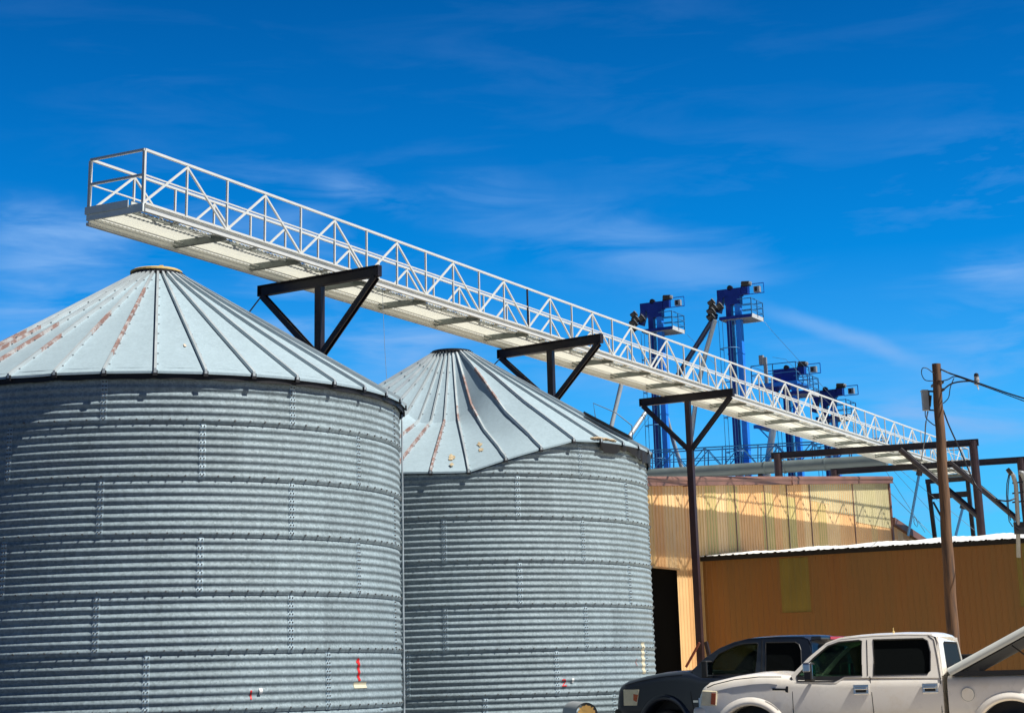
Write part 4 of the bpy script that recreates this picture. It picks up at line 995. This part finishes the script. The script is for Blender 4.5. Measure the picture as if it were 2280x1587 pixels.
def pickup(T, D):
    uz = T.uz; st = []
    for (x, y, crown, pinch) in D['top']:
        u, z = uz(x, y, .14); st.append((u, z, crown, pinch))
    u_r = st[0][0]-D['length']
    beltu = [s_[0] for s_ in st]; zbelt = st[-1][1]
    zb = .60
    wh = [(uz(*D['w1'], 0)[0], .62)]; wh.append((wh[0][0]-D['wb'], .62))
    # body forward of the bed
    cabr = uz(*D['cab_rear'], 0)[0]
    body, cuts = loft_body(T, st+[(cabr+.03, zbelt, 0, 0)], zb, wh[:1], D['arch'], 'body', T.paint, u_r); apply_cuts(body, cuts)
    zr = uz(*D['bed_rail'], .1)[1]
    bs = [(cabr-.035, zr, -.02, 0), (cabr-.6, zr, -.02, 0), (u_r+.15, zr, -.02, 0), (u_r+.02, zr-.01, -.02, .03), (u_r, zr-.03, -.02, .06)]
    bed, cuts = loft_body(T, bs, zb, wh[1:], D['arch'], 'bed', T.paint, u_r)
    c = MB(); c.box(T.pt((cabr+u_r)/2, 1.0, zr-.2), T.f*(cabr-u_r-.24)/2, T.n*.86, UP*.45); c_ = c.build('cut', T.paint); clean(c_); cuts.append(c_); apply_cuts(bed, cuts)
    m = MB()
    for d in (.075, T.W-.075): m.box(T.pt((cabr+u_r)/2-.02, d, zr+.022), T.f*(cabr-u_r-.2)/2, T.n*.06, UP*.03)
    m.box(T.pt(u_r+.1, 1, zr+.02), T.f*.05, T.n*.85, UP*.03); m.build('bed_rail', MT['plastic'], T.th)
    for (u, z) in wh:
        for d in (.16, T.W-.16): wheel(T, u, d, .46)
    m = MB(); m.box(T.pt((st[0][0]+u_r)/2, 1, .56), T.f*2.6, T.n*.45, UP*.06); m.build('chassis', MT['black'], T.th)
    for (u, z) in wh:
        m = MB(); m.lathe(T.pt(u, .15, z), [(D['arch']+.0, 0), (D['arch'], .01)], 3, T.n) if False else None
        # arch flare: half torus proud of the side, both sides
        for s_ in (0, 1):
            pts = [T.pt(u+(D['arch']+D['fl'])*math.cos(t), (.0 if s_ == 0 else T.W), z+(D['arch']+D['fl'])*math.sin(t)) for t in np.linspace(-.1, PI+.1, 28)]
            G = []
            for t in np.linspace(.0, PI, 30):
                row = []
                for (dr, dy) in ((-.005, .05), (0., -.03), (.025, -.045), (.06, -.035), (D['fl']+.06, .004)):
                    rr_ = D['arch']+dr; d = dy if s_ == 0 else T.W-dy; row.append(T.pt(u+rr_*math.cos(t), d, z+rr_*math.sin(t)))
                G.append(row)
            m = MB(); m.grid(G); o = m.build('wheel_arch', T.paint, T.th, smooth=True)
        for d0 in (.37, T.W-.40):
            m = MB(); m.tube(T.pt(u, d0, z), T.pt(u, d0+.02, z), D['arch']+.01, 30); m.build('wheel_well', MT['black'], T.th)
    # greenhouse side frames with window openings
    outer = [uz(*p) for p in D['outer']]; holes = [[uz(*p) for p in h] for h in D['wins']]
    for nm, f, inn in (('near', T.near, -T.n), ('far', T.far, T.n)):
        mb = plate([outer]+holes, f, .06, inn); o = mb.build('cab_frame', T.paint, T.th); clean(o); bevel(o, .012, 2, 50)
        for i, h in enumerate(holes):
            gl = plate([h], lambda u, z: f(u, z)+inn*.03, .004, inn); clean(gl.build('side_window', MT['glass'] if i == 0 else MT['dglass'], T.th))
            fr = MB(); fr.path([f(u, z)+inn*.004 for u, z in h+h[:2]], .012, 5); fr.build('window_seal', MT['plastic'], T.th)
    # roof
    rf = [uz(*p) for p in D['roofline']]; G = []
    for (u, z) in rf:
        d0 = T.inset(z)-.01; row = []
        for q in np.linspace(0, 1, 13):
            d = d0+(T.W-2*d0)*q; row.append(T.pt(u, d, z-.02+.045*(1-(2*q-1)**4)))
        G.append(row)
    m = MB(); m.grid(G); m.grid([[p-UP*.04 for p in r] for r in G]); 
    o = m.build('roof', T.paint, T.th, smooth=True)
    # windscreen and rear window
    (ua, za), (ub, zb2) = uz(*D['ws'][0]), uz(*D['ws'][1]); G = []
    for k in np.linspace(0, 1, 6):
        u, z = ua+(ub-ua)*k, za+(zb2-za)*k; d0 = T.inset(z)+.07; G.append([T.pt(u+.10*(1-(2*q-1)**2), d0+(T.W-2*d0)*q, z) for q in np.linspace(0, 1, 11)])
    m = MB(); m.grid(G); m.build('windscreen', MT['wsglass'], T.th, smooth=True)
    m = MB(); m.box(T.pt(ua-.12, 1, za-.04), T.f*.18, T.n*.88, UP*.03); m.build('cowl', MT['plastic'], T.th)
    (uc, zc), (ud, zd) = uz(*D['rw'][0]), uz(*D['rw'][1])
    dl, dt = T.inset(zc)+.01, T.inset(zd)+.01
    def rwp(a, b): # a across, b up
        d = (dl+(T.W-2*dl)*a)*(1-b)+(dt+(T.W-2*dt)*a)*b; return T.pt(uc+(ud-uc)*b-.05*math.sin(PI*a), d, zc+(zd-zc)*b)
    def mapr(a, b): return rwp(a, b)
    m = plate([[(0, 0), (.5, 0), (1, 0), (1, 1), (.5, 1), (0, 1)], [(.13, .14), (.13, .82), (.17, .88), (.83, .88), (.87, .82), (.87, .14)]], mapr, .03, T.f); o = m.build('cab_back', T.paint, T.th); clean(o)
    m = plate([[(.13, .14), (.13, .82), (.17, .88), (.83, .88), (.87, .82), (.87, .14)]], lambda a, b: mapr(a, b)+T.f*.01, .004, T.f); clean(m.build('rear_window', MT['dark_refl'], T.th))
    # interior
    m = MB(); m.box(T.pt((cabr+ua)/2, 1, 1.05), T.f*(ua-cabr-.2)/2, T.n*.92, UP*.15)
    su = ua-.95
    for d in (.45, T.W-.45):
        m.box(T.pt(su-.5, d, 1.4), T.f*.09, T.n*.24, UP*.3); m.box(T.pt(su-.52, d, 1.76), T.f*.05, T.n*.13, UP*.09)
    m.box(T.pt(cabr+.35, 1, 1.35), T.f*.09, T.n*.8, UP*.3); m.box(T.pt(ua-.35, 1, 1.28), T.f*.2, T.n*.85, UP*.15)
    m.path([T.pt(ua-.55+.05*math.cos(t), T.W-.45+.19*math.cos(t), 1.42+.19*math.sin(t)) for t in np.linspace(0, 2*PI, 20)], .018, 6)
    m.build('seat', MT['cabin'], T.th)
    # door seams
    for ln in D['seams']:
        P_ = []
        for x, y in ln: u, z = uz(x, y, .0 if y > 1512 else None); P_.append(T.pt(u, T.inset(z)*1.0-.0005 if z > 1.2 else -.0005, z))
        m = MB(); 
        for p, q in zip(P_[:-1], P_[1:]): m.beam(p, q, .009, .009)
        m.build('door_gap', MT['cabin'], T.th)
    for (x, y) in D.get('handles', []):
        u, z = uz(x, y, 0); m = MB(); m.box(T.pt(u, .004, z), T.f*.105, T.n*.008, UP*.062); o = m.build('door_handle', MT['chrome'], T.th); bevel(o, .006)
        m = MB(); m.box(T.pt(u, -.012, z-.005), T.f*.07, T.n*.012, UP*.034); m.build('handle_recess', MT['plastic'], o)
        m = MB(); m.box(T.pt(u, -.034, z+.012), T.f*.088, T.n*.012, UP*.016); o2 = m.build('handle_grip', MT['chrome'], o); bevel(o2, .006)
    # headlamps
    for far_ in (0, 1):
        q = [uz(x, y, 0) for x, y in D['lamp']]; f = (lambda u, z: T.pt(u, -.008 if not far_ else T.W+.008, z)); m = plate([q], f, .12, -T.n if not far_ else T.n); o = m.build('headlight', MT['lamp'], T.th); clean(o); bevel(o, .012)
        q2 = [uz(x, y, 0) for x, y in D['amber']]; m = plate([q2], lambda u, z: T.pt(u, -.014 if not far_ else T.W+.014, z), .01, -T.n if not far_ else T.n); m.build('turn_signal', MT['amber'], o)
    uf, zf = st[0][0], 0
    m = MB(); m.box(T.pt(uf+.02, 1, .98), T.f*.03, T.n*.72, UP*.22); m.build('grille', MT['chrome'], T.th)
    q = uz(*D['bump'], 0); m = MB(); m.box(T.pt(q[0]+.02, 1, q[1]-.19), T.f*.10, T.n*1.0, UP*.18)
    o = m.build('bumper', D.get('bm', MT['chrome']), T.th); bevel(o, .05, 3)
    m = MB(); m.box(T.pt(u_r-.08, 1, .68), T.f*.08, T.n*.95, UP*.11); o = m.build('bumper', MT['chrome'], T.th); bevel(o, .03)
    # mirrors
    for s_ in (0, 1):
        u, z = uz(*D['mir'][0], -.12); wv, hv = D['mirs']; d = -.14 if s_ == 0 else T.W+.14
        m = MB(); m.box(T.pt(u, d, z), T.f*.06, T.n*wv, UP*hv); m.beam(T.pt(u, d, z-hv*.5), T.pt(u-.02, .03 if s_ == 0 else T.W-.03, z-hv*.6), .06, .05)
        o = m.build('side_mirror', MT['plastic'], T.th); bevel(o, .03, 3)
        if D.get('mchrome'): m = MB(); m.box(T.pt(u+.01, d, z+hv*.45), T.f*.062, T.n*(wv+.004), UP*hv*.58); o2 = m.build('mirror_cap', MT['chrome'], o); bevel(o2, .03, 3)
        m = MB(); m.box(T.pt(u-.062, d, z), T.f*.002, T.n*(wv-.025), UP*(hv-.025)); m.build('mirror_glass', MT['mirror'], o)
    return dict(st=st, cabr=cabr, u_r=u_r, zr=zr)

TW = Truck(1950, 1497, 24.8, math.radians(22), 'white crew-cab pickup with its pale bed cover tilted open', MT['wpaint'])
WD_ = dict(
    top=[(1557, 1560, .0, .12), (1560, 1545, .0, .05), (1567, 1530, .01, .015), (1582, 1518.5, .02, 0), (1635, 1506.5, .03, 0), (1679, 1500, .035, 0), (1712, 1498, .03, 0), (1745, 1502, .0, 0), (1775, 1503, -.02, 0), (1900, 1503.5, -.02, 0), (2095, 1500, -.02, 0)],
    length=5.65, wb=3.53, w1=(1671, 1600), arch=.47, fl=.05, cab_rear=(2106, 1560), bed_rail=(2200, 1501),
    outer=[(1762, 1506), (1762, 1502), (1800, 1463), (1840, 1430), (1871, 1418.5), (1947, 1412.5), (2010, 1410.5), (2075, 1411), (2082, 1424), (2090, 1462), (2096, 1500), (2097, 1508), (1940, 1508), (1880, 1508), (1862, 1520), (1770, 1520)],
    wins=[[(1776, 1516), (1774, 1505), (1811, 1465), (1843, 1438), (1868, 1429), (1912, 1425), (1918, 1426), (1919, 1503.5), (1880, 1504.5), (1866, 1512), (1856, 1516.5)],
          [(1944, 1424), (2055, 1421), (2065, 1426), (2071, 1450), (2071, 1492), (2065, 1500), (1945, 1503)]],
    roofline=[(1836, 1432), (1871, 1419), (1910, 1414.5), (1947, 1411.5), (2010, 1409), (2070, 1409.5), (2084, 1414), (2089, 1426)],
    ws=((1758, 1503), (1838, 1430)), rw=((2100, 1503), (2088, 1416)),
    seams=[[(1762, 1506), (1764, 1540), (1767, 1587)], [(1937, 1505), (1941, 1545), (1946, 1587)], [(2066, 1414), (2079, 1424), (2086, 1460), (2094, 1510), (2098, 1587)], [(1930, 1424), (1932, 1503)]],
    handles=[(1917, 1534), (2071, 1531)],
    lamp=[(1563, 1536), (1597, 1538), (1595, 1571), (1560, 1569)], amber=[(1584.5, 1542), (1594, 1543), (1593, 1568), (1583, 1567)],
    bump=(1560, 1572), bm=MT['wpaint'], mir=[(1803, 1495)], mirs=(.11, .12), mchrome=True)
info = pickup(TW, WD_)
uz = TW.uz
m = MB(); hp = [(1575, 1530), (1590, 1523), (1635, 1512), (1690, 1506), (1740, 1506)]
for p, q in zip(hp[:-1], hp[1:]): a_, b_ = uz(*p, .02), uz(*q, .02); m.beam(TW.pt(a_[0], .012, a_[1]), TW.pt(b_[0], .012, b_[1]), .012, .012)
m.build('hood_gap', MT['cabin'], TW.th)
for d in (.55, 1.25): m = MB(); a_, b_ = uz(1752, 1503), uz(1775, 1488); m.beam(TW.pt(a_[0], d, a_[1]+.02), TW.pt(b_[0]+.06, d+.45, b_[1]+.02), .02, .02); m.build('wiper', MT['plastic'], TW.th)
# black B-pillar applique, fender vent, fuel door
uz = TW.uz
for f in (TW.near, TW.far):
    inn = TW.n if f is TW.near else -TW.n
    m = plate([[uz(1775, 1517), uz(1773, 1504.5), uz(1884, 1504), uz(1867, 1513), uz(1857, 1517.5)]], lambda u, z: f(u, z)+inn*.010, .004, -inn); clean(m.build('mirror_sail', MT['plastic'], TW.th))
    m = plate([[uz(1919, 1425), uz(1944, 1424), uz(1945, 1503), uz(1919, 1504)]], lambda u, z: f(u, z)+inn*.008, .004, -inn); m.build('pillar_trim', MT['plastic'], TW.th)
m = plate([[uz(1720, 1531, 0), uz(1749, 1532, 0), uz(1751, 1527, 0), uz(1755, 1527, 0), uz(1755, 1541, 0), uz(1750, 1540, 0), uz(1748, 1536, 0), uz(1720, 1536, 0)]], lambda u, z: TW.pt(u, -.012, z), .01, -TW.n); m.build('fender_badge', MT['plastic'], TW.th)
u, z = uz(2155, 1545, 0); m = MB(); m.lathe(TW.pt(u, 0, z), [(.085, -.01), (.085, .004), (.08, .006), (.0, .006)], 28, TW.n); m.build('fuel_door', MT['wpaint'], TW.th)
m = MB(); m.path([TW.pt(u+.086*math.cos(t), -.004, z+.086*math.sin(t)) for t in np.linspace(0, 2*PI, 30)], .004, 4); m.build('fuel_door_gap', MT['zinc'], TW.th)
# tilted bed cover, hinged at the cab
h0 = uz(2113, 1499, .03); h1 = uz(2290, 1402, .03); ang = math.atan2(h1[1]-h0[1], h0[0]-h1[0]); Lc = 1.75
dirv = (-math.cos(ang), math.sin(ang))
def lidp(s, d, h): u = h0[0]+dirv[0]*s+math.sin(ang)*h*1; z = h0[1]+.02+dirv[1]*s+math.cos(ang)*h; return TW.pt(u, d, z)
m = MB(); G = []
for s_ in np.linspace(0, Lc, 8):
    G.append([lidp(s_, d, h) for d, h in ((.0, -.055), (-.01, -.01), (.01, .03), (.06, .055), (.5, .085), (1.0, .09), (1.5, .085), (1.94, .055), (1.99, .03), (2.01, -.01), (2.0, -.055))])
m.grid(G); m.f += [tuple(range(11)), tuple(range(77, 88))[::-1]]; m.m += [0, 0]
lidt = m.build('bed_cover', MT['bedlid'], TW.th, smooth=True); auto(lidt, 40)
m = MB(); m.box((lidp(Lc/2, 1, -.06)), (lidp(Lc, 1, 0)-lidp(0, 1, 0))/2*.98, TW.n*.97, unit(np.cross(TW.n, lidp(Lc, 1, 0)-lidp(0, 1, 0)))*.012); m.build('cover_lining', MT['cabin'], lidt)
m = MB(); m.tube(lidp(.9, .1, -.08), TW.pt(h0[0]-1.3, .1, info['zr']), .012, 6); m.build('gas_strut', MT['plastic'], lidt)
cb_ = MB(); p = at_depth(2156, 1463, 27.0); cb_.box(V(p[0], p[1], 1.45), TW.f*.16, TW.n*.25, UP*.26); cb = cb_.build('cargo_box', MT['plastic'], loc=(p[0], p[1], 1.2)); bevel(cb, .02); tag(cb, 'black box standing in the bed of the white pickup', 'box')
m = MB(); u, z = uz(1979, 1409); m.lathe(TW.pt(u, .55, z), [(.02, -.0), (.016, .03), (.008, .035), (.006, .075), (.001, .08)], 10); m.build('roof_lamp', MT['lid'], TW.th)

TR = Truck(1650, 1500, 33, math.radians(33), 'dark blue pickup parked behind the white pickup, facing left', MT['bpaint'])
RD = dict(
    top=[(1379, 1570, .0, .10), (1380.5, 1545, .0, .04), (1383, 1530, .0, .02), (1389, 1522, .02, 0), (1403, 1514, .03, 0), (1438, 1505, .04, 0), (1473, 1498, .04, 0), (1510, 1494, .03, 0), (1540, 1494, .0, 0), (1565, 1502, -.02, 0), (1620, 1503, -.02, 0), (1800, 1498, -.02, 0)],
    length=5.8, wb=3.56, w1=(1481, 1600), arch=.47, fl=.04, cab_rear=(1806, 1560), bed_rail=(1850, 1503),
    outer=[(1547, 1508), (1540, 1492), (1569, 1464), (1602, 1442), (1635, 1428), (1668, 1420.5), (1733, 1416.5), (1790, 1416.5), (1800, 1424), (1806, 1450), (1810, 1500), (1810, 1508)],
    wins=[[(1583, 1503), (1584, 1476), (1600, 1455), (1635, 1438), (1657, 1432.5), (1684, 1431), (1688, 1433), (1682, 1498), (1640, 1501)],
          [(1705, 1430), (1770, 1429), (1779, 1434), (1783, 1446), (1785, 1492), (1781, 1496), (1704, 1498)]],
    roofline=[(1628, 1432), (1650, 1425), (1668, 1420), (1700, 1417), (1733, 1415.5), (1785, 1415), (1800, 1419), (1806, 1430)],
    ws=((1540, 1492), (1632, 1429)), rw=((1812, 1500), (1806, 1424)),
    seams=[[(1534, 1522), (1540, 1555), (1546, 1587)], [(1697, 1421), (1696, 1500), (1700, 1587)]],
    handles=[(1690, 1530)],
    lamp=[(1388, 1534), (1423, 1534), (1418.5, 1570), (1389, 1570)], amber=[(1411, 1544), (1421, 1546), (1418, 1562), (1411, 1558)],
    bump=(1379, 1576), bm=MT['plastic'], mir=[(1575, 1489)], mirs=(.12, .15))
info2 = pickup(TR, RD)
uz = TR.uz
m = MB(); hp = [(1392, 1526), (1420, 1517), (1470, 1507), (1520, 1502)]
for p, q in zip(hp[:-1], hp[1:]): a_, b_ = uz(*p, .02), uz(*q, .02); m.beam(TR.pt(a_[0], .012, a_[1]), TR.pt(b_[0], .012, b_[1]), .014, .014)
m.build('hood_gap', MT['cabin'], TR.th)
m = plate([[uz(1544, 1558, 0), uz(1555, 1558, 0), uz(1555, 1563, 0), uz(1544, 1563, 0)]], lambda u, z: TR.pt(u, -.01, z), .008, -TR.n); m.build('fender_badge', MT['chrome'], TR.th)
u, z = uz(1800, 1420); m = MB(); m.box(TR.pt(u-.14, 1.0, z+.0), TR.f*.10, TR.n*.75, UP*.03); o = m.build('roof_spoiler', MT['bpaint'], TR.th); bevel(o, .02)
m = MB(); m.box(TR.pt(u-.235, 1.0, z+.0), TR.f*.012, TR.n*.35, UP*.025); m.build('brake_light', MT['red'], TR.th)

SC.render.film_transparent = False
